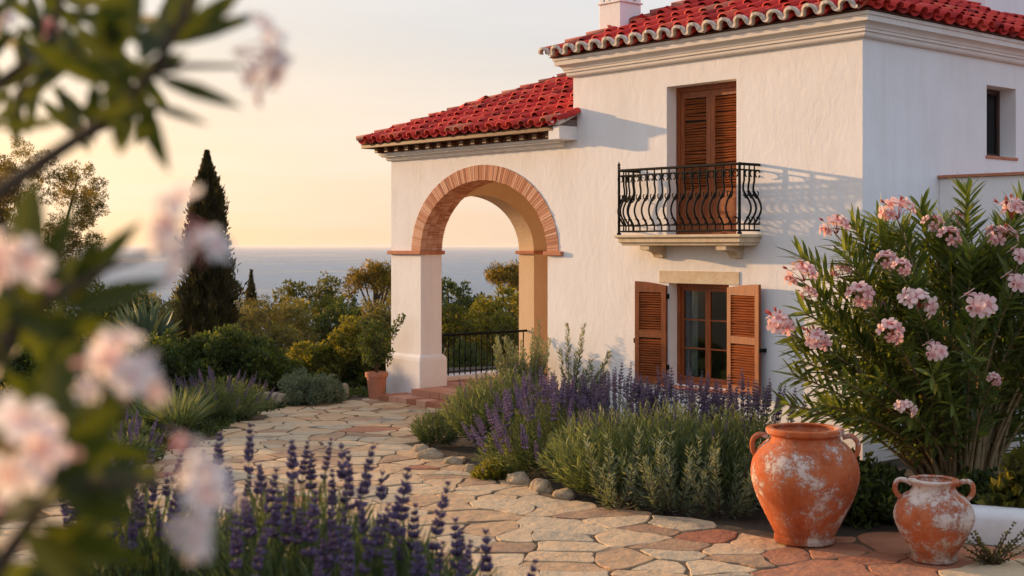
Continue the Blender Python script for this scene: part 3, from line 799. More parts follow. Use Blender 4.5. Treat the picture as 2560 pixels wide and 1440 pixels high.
# louvred leaves ------------------------------------------------
def louvre(w_, h, name, parent, arch=0.0, panels=((.09, .96),), th=.04, irregular=0.0, st_=.07, flip=False, solid_bottom=0):
    """leaf in x 0..w, z 0..h, y -th/2..th/2; arch: extra height at x=w (or x=0 when flip)"""
    b = MB()
    hx = lambda x: h + arch*math.sin((x/w_ if not flip else 1-x/w_)*PI/2)
    def poly(x0, x1, z0, top=None, z1=None):
        o = [(x0, z0), (x1, z0)]
        if top: o += [(x1+(x0-x1)*k/6, hx(x1+(x0-x1)*k/6)) for k in range(7)]
        else: o += [(x1, z1), (x0, z1)]
        b.prism(o, [], lambda u, v_, t: (u, t, v_), -th/2, th/2)
    poly(0, st_, 0, True); poly(w_-st_, w_, 0, True)
    edges = [0] + [v_ for p in panels for v_ in p]
    zs = []
    zcur = 0
    for (a, c) in panels:
        poly(st_, w_-st_, zcur, None, a*h); zcur = c*h
    poly(st_, w_-st_, zcur, True)
    for pi_, (a, c) in enumerate(panels):
        if solid_bottom and pi_ == 0:
            b.box(st_, w_-st_, -.008, .008, a*h, c*h)
            continue
        z = a*h+.012
        while z < c*h-.01:
            dz = .034+random.uniform(-.006, .006)*irregular
            tl = random.gauss(0, .012*irregular); t2 = random.gauss(0, .012*irregular)
            x0, x1 = st_-.004, w_-st_+.004
            V = [(x0, -.019, z-.006+tl), (x1, -.019, z-.006+t2), (x1, -.013, z-.016+t2), (x0, -.013, z-.016+tl),
                 (x0, .014, z+.020+tl), (x1, .014, z+.020+t2), (x1, .019, z+.010+t2), (x0, .019, z+.010+tl)]
            b.add(V, [(0, 1, 5, 4), (1, 2, 6, 5), (2, 3, 7, 6), (3, 0, 4, 7), (0, 3, 2, 1), (4, 5, 6, 7)], .5, 1)
            z += dz
        b.box(st_, w_-st_, .0195, .0215, a*h+.001, c*h-.001, .5, 2) if solid_bottom == 0 and irregular else None
    return b.build(name, [MWOOD, MWOODH, MDARK], parent, bevel=.003)
# balcony door
dy = .194
dm = MB(); X0, X1, Z0, Z1 = -3.236, -1.983, 2.852, 4.94
dm.box(X0+.002, X0+.07, dy, dy+.09, Z0, Z1-.002); dm.box(X1-.07, X1-.002, dy, dy+.09, Z0, Z1-.002); dm.box(X0+.07, X1-.07, dy, dy+.09, Z1-.075, Z1-.002); dm.box(X0+.07, X1-.07, dy-.02, dy+.09, Z0, Z0+.03)
door = dm.build('balcony_door', MWOOD, villa, bevel=.004)
wlf = (X1-X0-.14)/2-.003
for k in range(2):
    lf = louvre(wlf, Z1-Z0-.11, 'leaf', door, 0, ((.30, .955), ), .042, .6, .075)
    lf.location = (X0+.071+k*(wlf+.004), dy+.035, Z0+.031)
    # boarded lower panel
for k in range(2):
    x0 = X0+.071+k*(wlf+.004); pb = MB()
    pb.box(x0+.10, x0+wlf-.10, dy+.006, dy+.0135, Z0+.13, Z0+.50); pb.build('raised_panel', MWOOD, door, bevel=.006)
# ground-floor window
X0, X1, Z0, Z1 = -3.198, -2.113, .748, 2.17
dy = .17
wm = MB()
wm.box(X0+.002, X0+.055, dy, dy+.10, Z0+.002, Z1-.002); wm.box(X1-.055, X1-.002, dy, dy+.10, Z0+.002, Z1-.002)
wm.box(X0+.055, X1-.055, dy, dy+.10, Z1-.06, Z1-.002); wm.box(X0+.055, X1-.055, dy-.04, dy+.10, Z0+.002, Z0+.05)
win = wm.build('window', MWOOD, villa, bevel=.004)
ww = (X1-X0-.11)/2
for k in range(2):
    x0 = X0+.055+k*ww; b = MB(); s = .045; z0, z1 = Z0+.05, Z1-.06
    b.box(x0+.001, x0+s, dy+.03, dy+.07, z0, z1); b.box(x0+ww-s, x0+ww-.001, dy+.03, dy+.07, z0, z1)
    b.box(x0+s, x0+ww-s, dy+.03, dy+.07, z0, z0+.06); b.box(x0+s, x0+ww-s, dy+.03, dy+.07, z1-.05, z1)
    for f in (1/3, 2/3): b.box(x0+s, x0+ww-s, dy+.037, dy+.063, z0+.06+(z1-z0-.11)*f-.011, z0+.06+(z1-z0-.11)*f+.011)
    b.build('sash', MWOOD, win, bevel=.003)
    p = MB(); p.box(x0+s, x0+ww-s, dy+.048, dy+.052, z0+.06, z1-.05); p.build('glass_pane', MGLASS, win)
cu = MB(); cv = []
for i in range(30):
    xx = X0+.06+.012*i*.55; yy = dy+.16+.018*math.sin(i*1.3)
    cv += [(xx, yy, Z0+.08), (xx, yy, Z1-.08)]
cu.add(cv, np.array([(2*i, 2*i+2, 2*i+3, 2*i+1) for i in range(29)])); cu.build('curtain', MCURT, win, smooth=True)
b = MB(); b.box(-3.373, -1.928, -.012, -.001, 2.172, 2.348); b.build('lintel', MSTONE, win, bevel=.004)
b = MB(); b.box(-3.34, -1.98, -.07, dy-.045, .700, .746); b.build('sill', MTERR, win, bevel=.008)
shz, shh = .735, 1.40
sl_ = louvre(.54, shh, 'shutter', villa, .055, ((.07, .47), (.54, .93)), .042, .25, .075, flip=True)
sl_.location = (-3.198-.012, -.035, shz); sl_.rotation_euler = (0, 0, PI+0.0)
sl_.rotation_euler = (0, 0, 0); sl_.location = (-3.198-.012-.54*math.cos(math.radians(7)), -.035-.54*math.sin(math.radians(7)), shz); sl_.rotation_euler = (0, 0, math.radians(7))
sr_ = louvre(.62, shh, 'shutter', villa, .055, ((.07, .47), (.54, .93)), .042, .25, .075)
sr_.location = (-2.113+.015, -.035, shz); sr_.rotation_euler = (0, 0, -math.radians(9))
for (x0, x1, y0, z0, z1) in ((-3.215, -3.185, -.045, .95, 1.02), (-3.215, -3.185, -.045, 1.95, 2.02), (-2.118, -2.09, -.045, .95, 1.02), (-2.118, -2.09, -.045, 1.95, 2.02)):
    hm = MB(); hm.box(x0, x1, y0, 0, z0, z1); hm.build('hinge', MIRON, villa, bevel=.003)
for (x0, x1, y0, z0, z1) in ((-3.79, -3.755, -.10, 1.30, 1.37), (-1.498, -1.474, -.15, 1.30, 1.35)):
    hm = MB(); hm.box(x0, x1, y0, 0, z0, z1); hm.build('shutter_catch', MIRON, villa, bevel=.003)
# small side window
b = MB(); b.box(-.29, -.243, 2.935, 3.0, 3.942, 4.908); b.box(-.29, -.243, 3.66, 3.727, 3.942, 4.908); b.box(-.29, -.243, 3.0, 3.66, 3.942, 4.0); b.box(-.29, -.243, 3.0, 3.66, 4.84, 4.908); b.box(-.28, -.25, 3.31, 3.35, 4.0, 4.84)
sw_ = b.build('window', m_wood('dark_wood', (.03, .015, .008), (.07, .03, .014)), villa, bevel=.003)
b = MB(); b.box(-.27, -.266, 3.0, 3.66, 4.0, 4.84); b.build('glass_pane', MGLASS, sw_)
b = MB(); b.box(-.24, .02, 2.90, 3.76, 3.90, 3.939); b.build('sill', MTERR, sw_, bevel=.006)

# loggia floor, steps, railing
def tiled_slab(name, x0, x1, y0, y1, z0, z1, tx=.30, edge=.26):
    b = MB(); b.box(x0+.01, x1-.01, y0+.012, y1, z0, z1-.006, .2, 1)
    x = x0
    while x < x1-.02:       # nosing tiles with visible faces
        xe = min(x+edge, x1)
        b.box(x+.004, xe-.004, y0+random.uniform(-.003, .003), y0+.28, z0, z1+random.uniform(-.001, .002), random.random(), 0); x = xe
    y = y0+.288
    while y < y1-.02:
        ye = min(y+tx, y1); x = x0
        while x < x1-.02:
            xe = min(x+tx, x1); b.box(x+.004, xe-.004, y+.004, ye-.004, z1-.02, z1+random.uniform(-.001, .0015), random.random(), 0); x = xe
        y = ye
    return b.build(name, [MSTEP, MJOINT], villa, bevel=.005)
tiled_slab('step', AX0-.36, -5.0, -.62, -.02, 0, .125)
tiled_slab('step', AX0+.07, AX1-.01, -.26, .46, .126, .235)
tiled_slab('loggia_floor', -9.84, -5.15, .462, 4.6, .0, .24)
b = MB(); b.box(-9.95, -8.97-.38, -.10, -.071, 0.0, .07); b.build('base_course', MTERR, villa, bevel=.01)
b = MB(); b.box(-9.86, -9.45, .47, 3.03, .243, .325); curb = b.build('railing', MP, villa, bevel=.01)
b = MB(); b.tube([(-9.62, .45, 1.065), (-9.62, 3.05, 1.065)], .022, 8); b.tube([(-9.62, .45, .39), (-9.62, 3.05, .39)], .012, 6); b.build('handrail', MIRON, curb, smooth=True)
b = MB(); b.tube([(0, 0, .32), (0, 0, 1.05)], .013, 6); b.tube([(0, 0, .70), (0, 0, .72)], .02, 6)
bb = b.build('baluster', MIRON, curb, smooth=True); bb.location = (-9.62, .60, 0)
for k in range(1, 19): inst(bb, curb, (-9.62, .60+k*.131, 0))

# ------------------------------------------------------------------ terracotta jars
def jar(name, label, loc, prof, handles, mat, rz=0):
    root = empty(name, label, 'jar', loc, rz)
    b = MB(); pr = prof + [(prof[-1][0]-.045, prof[-1][1]-.005)] + [(max(.02, r-.05), z) for r, z in prof[::-1][2:-1]]
    # smooth profile
    P = np.array(pr, float); t = np.arange(len(P)); tt = np.linspace(0, len(P)-1, len(P)*5)
    def cr_(v):
        out = []
        for q in tt:
            i = min(int(q), len(P)-2); f = q-i; p0, p1, p2, p3 = v[max(i-1, 0)], v[i], v[i+1], v[min(i+2, len(P)-1)]
            out.append(.5*((2*p1)+(-p0+p2)*f+(2*p0-5*p1+4*p2-p3)*f*f+(-p0+3*p1-3*p2+p3)*f**3))
        return out
    prs = list(zip(cr_(P[:, 0]), cr_(P[:, 1]))); n = 96
    V = []
    for r, z in prs:
        for k in range(n):
            a = 2*PI*k/n; rr = r*(1+.008*mnoise.noise((math.cos(a)*1.5, math.sin(a)*1.5, z*3)))+.0018*math.sin(z*130)
            V.append((rr*math.cos(a), rr*math.sin(a), max(z, 0)))
    m = len(prs); Fq = [(i*n+k, i*n+(k+1) % n, (i+1)*n+(k+1) % n, (i+1)*n+k) for i in range(m-1) for k in range(n)]
    b.add(V, np.array(Fq)); b.add(V[:n], np.array([tuple(range(n))[::-1]]))
    b.build('body', mat, root, smooth=True)
    for s in (-1, 1):
        h = MB(); pts = [(s*x, 0, z) for x, z in handles['path']]
        P = np.array(pts); out = []
        for i in range(len(P)-1):
            for f in np.linspace(0, 1, 5)[:-1]:
                p0, p1, p2, p3 = P[max(i-1, 0)], P[i], P[i+1], P[min(i+2, len(P)-1)]
                out.append(.5*((2*p1)+(-p0+p2)*f+(2*p0-5*p1+4*p2-p3)*f*f+(-p0+3*p1-3*p2+p3)*f**3))
        out.append(P[-1]); h.tube(out, handles['r'], 10); h.build('handle', mat, root, smooth=True)
    return root
jar('terracotta_jar', 'large round bellied terracotta jar with two small ears, left of the small jar', (2.64, 12.02, .032),
    [(.235, 0), (.268, .01), (.275, .045), (.268, .07), (.30, .14), (.365, .27), (.435, .42), (.475, .55), (.482, .64), (.462, .74), (.42, .825), (.365, .885), (.325, .92), (.312, .955), (.335, .975), (.348, .995), (.345, 1.02), (.325, 1.03)],
    dict(path=[(.33, .945), (.40, .96), (.452, .925), (.468, .87), (.455, .80), (.425, .775)], r=.024), MPOT1, math.radians(-8))
jar('terracotta_jar', 'small lime crusted terracotta jar with two loop handles at the low white wall', (3.575, 11.30, .032),
    [(.165, 0), (.185, .008), (.19, .035), (.182, .055), (.215, .12), (.275, .22), (.322, .33), (.330, .40), (.305, .48), (.255, .545), (.205, .58), (.182, .61), (.178, .64), (.195, .66), (.208, .672), (.205, .688), (.192, .694)],
    dict(path=[(.18, .645), (.235, .675), (.292, .672), (.318, .625), (.308, .565), (.27, .525)], r=.022), MPOT2, math.radians(-10))

# low white garden wall
b = MB()
lwA, lwB = np.array([3.62, 12.26]), np.array([8.2, 10.1])
d = lwB-lwA; L = np.linalg.norm(d); d /= L; nrm = np.array([-d[1], d[0]])
sec = [(0, 0), (.0, .24), (.02, .29), (.07, .325), (.15, .335), (.25, .325), (.29, .29), (.31, .24), (.31, 0)]
V = []; nseg = 40
for i in range(nseg+1):
    p = lwA+d*L*i/nseg
    for o, z in sec:
        q = p+nrm*(o+.012*mnoise.noise((p[0]*2, p[1]*2, z*3))); V.append((q[0], q[1], z*(1+.05*mnoise.noise((p[0]*1.5, p[1]*1.5, 5)))))
ns = len(sec)
b.add(V, np.array([(i*ns+k, (i+1)*ns+k, (i+1)*ns+k+1, i*ns+k+1) for i in range(nseg) for k in range(ns-1)])); b.add(V[:ns], np.array([tuple(range(ns))])); b.add(V[-ns:], np.array([tuple(range(ns))[::-1]]))
tag(b.build('garden_wall', MP, smooth=True), 'low whitewashed garden wall with rounded top behind the small jar', 'wall')

# flower pot with a small bush beside the loggia pier
fp = empty('potted_plant', 'plain terracotta pot with a leafy bush beside the loggia pier', 'potted plant', (-2.36, 23.25, .03))
b = MB(); b.lathe([(0.0, 0), (.13, 0), (.175, .38), (.20, .385), (.205, .46), (.19, .47), (.165, .44), (.0, .43)], 40); b.build('pot', MTERR, fp, smooth=False)

# ------------------------------------------------------------------ planting
def rnd_dirs(n, up=0.0):
    v = R.normal(size=(n, 3)); v[:, 2] += up; return v/np.linalg.norm(v, axis=1)[:, None]

def clump_leaves(mb, c, r, n, L, Wd, up=.3, squash=.8, tb=.5):
    d = rnd_dirs(n); rad = r*R.uniform(.45, 1.05, n)**.7
    P = np.asarray(c)+d*rad[:, None]*np.array([1, 1, squash])
    D = d*.7+rnd_dirs(n, up)*.8
    t = np.clip(tb+R.normal(0, .18, n), 0, 1)
    mb.leaf(P, D, L*R.uniform(.6, 1.3, n), Wd*R.uniform(.7, 1.3, n), t)

def make_tree(name, label, cat, loc, height, crown, leafmat, nclump=26, nleaf=260, L=.13, Wd=.07, crad=.5, base=.35, kind='round', group=None, seed=0):
    """crown: (rx, ry, rz, centre z)"""
    rs = random.Random(seed)
    root = empty(name, label, cat, loc, group=group)
    rx, ry, rz, cz = crown
    cs = []
    t = 0
    while len(cs) < nclump and t < 4000:
        t += 1
        d = rnd_dirs(1)[0]; rad = rs.uniform(.35, 1.0)**.5
        c = np.array([d[0]*rx*rad, d[1]*ry*rad, cz+d[2]*rz*rad])
        if kind == 'umbrella': c[2] = cz+abs(d[2])*rz*rad + rs.uniform(-.15, .1)*rz
        if all(np.linalg.norm(c-q) > crad*.75 for q, _ in cs): cs.append((c, crad*rs.uniform(.6, 1.15)))
    f = MB()
    for c, r in cs:
        tb = .45+rs.uniform(-.22, .25)
        clump_leaves(f, c, r, int(nleaf*(r/crad)**2), L, Wd, .4, .75, tb)
        for _ in range(3):
            dd = rnd_dirs(1, .3)[0]; clump_leaves(f, c+dd*r*1.0, r*.42, nleaf//7, L, Wd, .5, .9, tb+.1)
    f.build('crown', leafmat, root)
    tk = MB(); lean = rs.uniform(-.1, .1)*height
    top = np.array([lean, 0, cz])
    tr = height*.022+.03
    tk.tube([(0, 0, -.5), (lean*.3, .02, cz*.35), (lean*.7, -.03, cz*.7), tuple(top)], [tr*1.3, tr, tr*.8, tr*.5], 8)
    for c, r in cs[::max(2, len(cs)//11)]:
        s = np.array([lean*.5, 0, cz*(rs.uniform(.5, .85) if kind != 'umbrella' else rs.uniform(.72, .9))]); m = (s+c)/2+np.array([0, 0, -.15*rz])
        tk.tube([s, m, c], [tr*.4, tr*.25, tr*.1], 5)
    tk.build('trunk', MBARK, root, smooth=True)
    return root

def make_shrub(name, label, cat, loc, rx, ry, h, mat, nclump=40, nleaf=170, L=.09, Wd=.045, crad=.22, group=None, up=.7):
    root = empty(name, label, cat, loc, group=group)
    f = MB(); st = MB()
    for i in range(nclump):
        ph = random.uniform(0, 2*PI); el = math.asin(random.uniform(.02, 1)); rr = random.uniform(.62, 1.0)
        c = np.array([rx*math.cos(ph)*math.cos(el)*rr, ry*math.sin(ph)*math.cos(el)*rr, h*(.12+.80*math.sin(el))*rr])
        r = crad*random.uniform(.6, 1.25)
        tb = .45+random.uniform(-.2, .28)
        clump_leaves(f, c, r, int(nleaf*(r/crad)**2), L, Wd, up, .9, tb)
        for _ in range(2):
            dd = rnd_dirs(1, .8)[0]; clump_leaves(f, c+dd*r*1.05, r*.35, nleaf//8, L*.9, Wd*.9, 1.2, 1.2, tb+.15)
        st.tube([(c[0]*.12, c[1]*.12, -.05), (c[0]*.55, c[1]*.55, c[2]*.5), tuple(c)], [.018, .012, .005], 5)
    f.build('foliage', mat, root); st.build('stem', MBARK, root)
    return root

def herb_foliage(mb, rx, ry, h, nstem, leaves_per, L, Wd, start=.15, tintb=.5, spread=1.0, flat=.55, tipw=1.0):
    """upright herb: stems fan out of the base, needle leaves along each"""
    P = []; D = []; T = []; tips = []
    for i in range(nstem):
        ph = random.uniform(0, 2*PI); rho = math.sqrt(random.random())
        tip = np.array([rx*rho*math.cos(ph), ry*rho*math.sin(ph), h*(1-flat*rho**2.2)*random.uniform(.82, 1.08)])
        b0 = np.array([tip[0]*.25, tip[1]*.25, 0]); mid = np.array([tip[0]*(.75 if rho > .5 else .6), tip[1]*(.75 if rho > .5 else .6), tip[2]*.45])
        tips.append((tip, tip-mid))
        tt = np.linspace(start, 1.0, leaves_per)
        C = ((1-tt)**2)[:, None]*b0+(2*tt*(1-tt))[:, None]*mid+(tt**2)[:, None]*tip
        Tn = (2*(1-tt))[:, None]*(mid-b0)+(2*tt)[:, None]*(tip-mid); Tn /= np.linalg.norm(Tn, axis=1)[:, None]+1e-9
        rd = rnd_dirs(leaves_per); rd -= Tn*(rd*Tn).sum(1)[:, None]; rd /= np.linalg.norm(rd, axis=1)[:, None]+1e-9
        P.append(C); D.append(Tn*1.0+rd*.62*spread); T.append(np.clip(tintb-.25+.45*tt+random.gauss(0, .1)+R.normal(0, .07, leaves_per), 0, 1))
    P = np.concatenate(P); D = np.concatenate(D); T = np.concatenate(T); n = len(P)
    mb.leaf(P, D, L*R.uniform(.7, 1.25, n), Wd*R.uniform(.8, 1.2, n), T, bend=.08)
    return tips

def spike_mesh(L, r, whorls, nf, mat, stalk, smat, name='flower_spike', fl=.5):
    """whorls of small pointed florets on a stalk, growing along +Z from the origin (stalk below)"""
    b = MB(); b.tube([(0, 0, -stalk), (r*.2, 0, -stalk*.4), (0, 0, L*.95)], [r*.10, r*.09, r*.05], 5, .5, 1)
    z0s = list(np.linspace(0, L*.93, whorls))
    if whorls > 5: z0s[0] -= L*.10
    for i, z in enumerate(z0s):
        f = 1-.55*(i/(whorls-1))**1.6
        for k in range(nf):
            a = 2*PI*(k/nf)+i*.7+random.uniform(-.2, .2)
            d = np.array([math.cos(a), math.sin(a), random.uniform(.55, 1.1)]); d /= np.linalg.norm(d)
            c0 = np.array([0, 0, z+random.uniform(-.22, .22)*L/whorls]); ln = r*f*1.25*random.uniform(.7, 1.15); wd = r*f*.36*fl*2
            s = np.cross(d, [0, 0, 1.]); s /= np.linalg.norm(s); u = np.cross(s, d)
            m_ = c0+d*ln*.6; tip = c0+d*ln
            V = [c0, m_+s*wd*.5, m_+u*wd*.5, m_-s*wd*.5, m_-u*wd*.5, tip]
            b.add(V, np.array([(0, 1, 2), (0, 2, 3), (0, 3, 4), (0, 4, 1), (5, 2, 1), (5, 3, 2), (5, 4, 3), (5, 1, 4)]), float(np.clip(random.gauss(.45, .25), 0, 1)), 0)
    o = b.build(name, [mat, smat], None, link=False)
    return o
SP_MID = [spike_mesh(.27, .046, 9, 9, MPUR2, .22, MLAV) for _ in range(4)]
SP_PALE = [spike_mesh(.25, .040, 8, 8, MPUR3, .24, MLAV) for _ in range(4)]
SP_NEAR = [spike_mesh(L_, .0235, wh, 12, MPUR, .42, MLAV, fl=.75) for L_, wh in ((.125, 7), (.10, 6), (.15, 8), (.12, 6), (.08, 4))]
def put_spike(root, srcs, tip, d, scale):
    q = Vector(tuple(d)).to_track_quat('Z', 'Y')
    wv = random.uniform(.72, 1.08); o = inst(random.choice(srcs), root, tuple(tip), q, (scale*wv, scale*wv, scale)); o.rotation_euler.rotate_axis('Z', random.uniform(0, 6))
    return o

def lavender(label, loc, rx, ry, h, nstem, nsp, mat=MLAV, spikes=None, sc_=1.0, group=None, L=.10, Wd=.013, lp=18, tintb=.5, flat=.55, sel=None, name='lavender_bush', over=.10, cat='lavender'):
    root = empty(name, label, cat, loc, group=group)
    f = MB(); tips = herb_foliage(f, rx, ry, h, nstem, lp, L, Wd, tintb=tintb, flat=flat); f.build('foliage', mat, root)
    if nsp:
        cand = [t for t in tips if sel is None or sel(t[0])]
        random.shuffle(cand); cand = cand[:nsp]
        for tip, d in cand:
            d = d/np.linalg.norm(d); d = d*.8+np.array([0, 0, .5]); d /= np.linalg.norm(d)
            put_spike(root, spikes or SP_MID, tip+d*over*random.uniform(.6, 1.5), d, sc_*random.uniform(.75, 1.15))
    return root

GL = 'herbs edging the stone path'
lavender('small dark green lavender tuft at the left end of the right bed', (-1.02, 17.95, 0), .36, .42, .46, 90, 0, MLAV, tintb=.25)
lavender('broad grey green lavender bush with few blue tips, left of the purple one', (-.12, 17.6, 0), .84, .7, .96, 760, 34, MLAV, spikes=SP_PALE, sc_=.62, tintb=.55, lp=20, flat=.42, sel=lambda t: t[2] > .55, over=-.02)
lavender('lavender bush thick with mauve flower spikes, leaning over the edging stones', (.42, 15.75, 0), .85, .78, .84, 380, 99, MLAV, spikes=SP_MID, sc_=1.0, over=.08, flat=.75)
lavender('rosemary like green bush at the point of the bed beside the mauve lavender', (.98, 14.45, 0), .68, .72, .86, 330, 12, MLAV, spikes=SP_PALE, sc_=.5, over=-.03, sel=lambda t: t[2] > .7, tintb=.6, L=.12, Wd=.014, name='rosemary_bush', cat='rosemary')
lavender('dense green bush in the middle of the bed, before the window', (1.62, 14.3, 0), .78, .75, .95, 380, 12, MLAV, spikes=SP_PALE, sc_=.5, over=-.03, sel=lambda t: t[2] > .7, tintb=.52, L=.12, Wd=.014, name='rosemary_bush', cat='rosemary')
lavender('dense green bush touching the big terracotta jar', (2.28, 14.0, 0), .62, .7, .92, 320, 12, MLAV, spikes=SP_PALE, sc_=.5, over=-.03, sel=lambda t: t[2] > .7, tintb=.42, L=.12, Wd=.014, name='rosemary_bush', cat='rosemary')
lavender('row end lavender with tall dark spikes under the left shutter', (1.18, 15.75, 0), .60, .45, .80, 190, 92, MLAV, spikes=SP_PALE, over=.16, sc_=1.05, flat=.3)
lavender('lavender with tall dark spikes against the wall under the window', (1.95, 15.6, 0), .60, .45, .80, 190, 88, MLAV, spikes=SP_PALE, over=.16, sc_=1.05, flat=.3)
lavender('lavender with sparse tall spikes against the wall left of the oleander', (2.72, 15.3, 0), .55, .4, .76, 150, 60, MLAV, spikes=SP_PALE, over=.16, sc_=1.05, flat=.3)
lavender('small yellow green thyme cushion between the edging stones', (-.22, 15.35, 0), .26, .24, .22, 130, 0, MYEL, L=.05, Wd=.018, lp=14, name='thyme_cushion', cat='herb', flat=.7)

# pale rosemary sprigs leaning out at the front of the bush
def rosemary_sprigs(label, loc, stems, mat=MROS, L=.085, Wd=.013, step=.016, name='rosemary_bush', cat='rosemary', side=0):
    root = empty(name, label, cat, loc); f = MB(); s = MB()
    for pts in stems:
        P = np.array(pts, float); seg = []
        tt = np.linspace(0, 1, 24)
        C = ((1-tt)**2)[:, None]*P[0]+(2*tt*(1-tt))[:, None]*P[1]+(tt**2)[:, None]*P[2]
        s.tube(C[::4], np.linspace(.010, .003, len(C[::4])), 5)
        ln = np.linalg.norm(np.diff(C, axis=0), axis=1).sum(); n = int(ln*.85/step)*3
        t2 = np.repeat(np.linspace(.12, 1, max(2, n//3)), 3); n = len(t2)
        Q = ((1-t2)**2)[:, None]*P[0]+(2*t2*(1-t2))[:, None]*P[1]+(t2**2)[:, None]*P[2]
        Tn = (2*(1-t2))[:, None]*(P[1]-P[0])+(2*t2)[:, None]*(P[2]-P[1]); Tn /= np.linalg.norm(Tn, axis=1)[:, None]
        rd = rnd_dirs(n); rd -= Tn*(rd*Tn).sum(1)[:, None]; rd /= np.linalg.norm(rd, axis=1)[:, None]
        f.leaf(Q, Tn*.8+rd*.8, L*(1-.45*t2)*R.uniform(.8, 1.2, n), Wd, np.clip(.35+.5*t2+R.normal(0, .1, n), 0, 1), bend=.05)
    f.build('foliage', mat, root); s.build('stem', MBARK, root); return root
for k, (x0, y0, n_, lab) in enumerate([(1.05, 13.62, 5, 'pale rosemary sprigs at the front left of the green bushes'), (1.62, 13.35, 6, 'pale rosemary sprigs at the front middle of the green bushes'), (2.10, 13.25, 5, 'pale rosemary sprigs beside the big jar')]):
    st_l = []
    for i in range(n_*3):
        dx, dy = random.uniform(-.42, .42), random.uniform(-.34, .2); hh = random.uniform(.35, .80)
        st_l.append([(dx*.3, dy*.3+.1, 0), (dx*1.0, dy*1.0, hh*.30), (dx*1.25, dy*1.2, hh)])
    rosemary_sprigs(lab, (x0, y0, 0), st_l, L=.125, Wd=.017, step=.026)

# shrubs beside the loggia steps
rosemary_sprigs('upright dense rosemary shrub before the right foot of the arch', (.20, 20.35, 0),
    [[(random.uniform(-.08, .08), 0, 0), (dx*.6, dy*.6, .5), (dx, dy, hh)] for dx, dy, hh in [(random.uniform(-.48, .40), random.uniform(-.35, .35), random.uniform(.75, 1.30)) for _ in range(64)] + [(.22, 0, 1.55), (.12, .1, 1.42)]], L=.10, Wd=.015)
rosemary_sprigs('loose tall rosemary with long arching branches against the white wall', (.86, 19.75, 0),
    [[(0, 0, 0), (dx*.5, 0, hh*.5), (dx, dy, hh)] for dx, dy, hh in [(-.04, 0, 1.52), (.20, .0, 1.52), (.58, -.1, 1.12), (.48, 0, .75), (.10, .1, 1.1), (-.15, 0, 1.15), (.3, -.1, 1.0), (-.25, 0, .8), (.62, 0, .95), (.35, .1, .6), (.0, -.2, .8)]+[(random.uniform(-.3, .4), random.uniform(-.3, .2), random.uniform(.4, .9)) for _ in range(14)]], L=.12, Wd=.018)
make_shrub('leafy_plant', 'dark leafy plant at the foot of the loose tall rosemary', 'plant', (.80, 19.35, 0), .22, .2, .42, MDKG, 10, 90, .07, .03, .11)

# potted bush foliage
f = MB()
for i in range(26):
    ph = random.uniform(0, 2*PI); c = np.array([.30*math.cos(ph)*random.random()-.05, .25*math.sin(ph)*random.random(), random.uniform(.62, 1.30)])
    clump_leaves(f, c, random.uniform(.07, .13), 55, .06, .03, .6)
for i in range(10):
    c = np.array([.12+.035*i, 0, .85+.065*i]); clump_leaves(f, c, .06, 28, .06, .03, .6, tb=.6)
f.build('foliage', MDKG, fp)
s = MB()
for i in range(9): s.tube([(0, 0, .42), (random.uniform(-.1, .1), random.uniform(-.1, .1), .7), (random.uniform(-.28, .28), random.uniform(-.2, .2), 1.15)], [.012, .009, .004], 5)
s.tube([(0, 0, .42), (.12, 0, .85), (.46, 0, 1.42)], [.012, .009, .004], 5)
s.build('stem', MBARK, fp)

# edging rocks
def rock(name, label, loc, sx, sy, sz, mat=MROCK, sub=3, cat='stone', group=None, block=0.0, rz=0):
    import bmesh
    bm = bmesh.new(); bmesh.ops.create_icosphere(bm, subdivisions=sub, radius=1)
    s = random.random()*50
    for v in bm.verts:
        p = v.co.copy()
        if block: 
            k = max(abs(p.x), abs(p.y), abs(p.z)); p = p.lerp(p/k*.82, block)
        n_ = mnoise.noise(p*1.3+Vector((s, s, s)))*.30+mnoise.noise(p*3.4+Vector((s, 0, s)))*.12
        p = p*(1+n_*(1-block*.6)); v.co = Vector((p.x*sx, p.y*sy, p.z*sz))
    me = bpy.data.meshes.new(name); bm.to_mesh(me); bm.free()
    for p in me.polygons: p.use_smooth = True
    me.materials.append(mat); o = bpy.data.objects.new(name, me); COL.objects.link(o); o.location = loc; o.rotation_euler = (0, 0, rz)
    return tag(o, label, cat, group)
GR = 'rough stones edging the right bed'
RK = [((-1.17, 17.25), .15, .12, 'weathered edging stone below the dark tuft at the tip of the bed'), ((-1.02, 16.75), .20, .13, 'long edging stone beside the path left of the grey green lavender'),
      ((-.72, 16.35), .16, .10, 'half buried edging stone under the grey green lavender'), ((-.50, 15.75), .12, .11, 'small grey edging stone just left of the thyme cushion'),
      ((-.30, 15.45), .13, .15, 'pale upright edging stone at the thyme cushion'), ((.07, 15.02), .19, .14, 'pale round edging stone right of the thyme cushion'),
      ((.32, 14.62), .19, .12, 'ochre edging stone under the mauve lavender'), ((.56, 14.25), .16, .10, 'low ochre edging stone at the left foot of the green bushes')]
for (x, y), sx, sz, lab in RK: rock('edging_stone', lab, (x, y, sz*.30), sx*.88, sx*.62, sz*.82, group=GR, rz=random.uniform(-.9, .2))
rock('stone_block', 'squared pale stone block beside the round silver green bush', (-4.02, 22.3, .10), .30, .22, .17, MROCK, 4, 'stone', None, .75, .3)
rock('stone_block', 'small stone block between the silver bush and the potted plant', (-2.98, 23.35, .12), .14, .14, .18, MROCK, 3, 'stone', None, .75, .1)
rock('stone_block', 'dark stone block under the lavender left of the path', (-4.35, 21.55, .06), .2, .16, .12, MROCK, 3, 'stone', None, .5, .6)

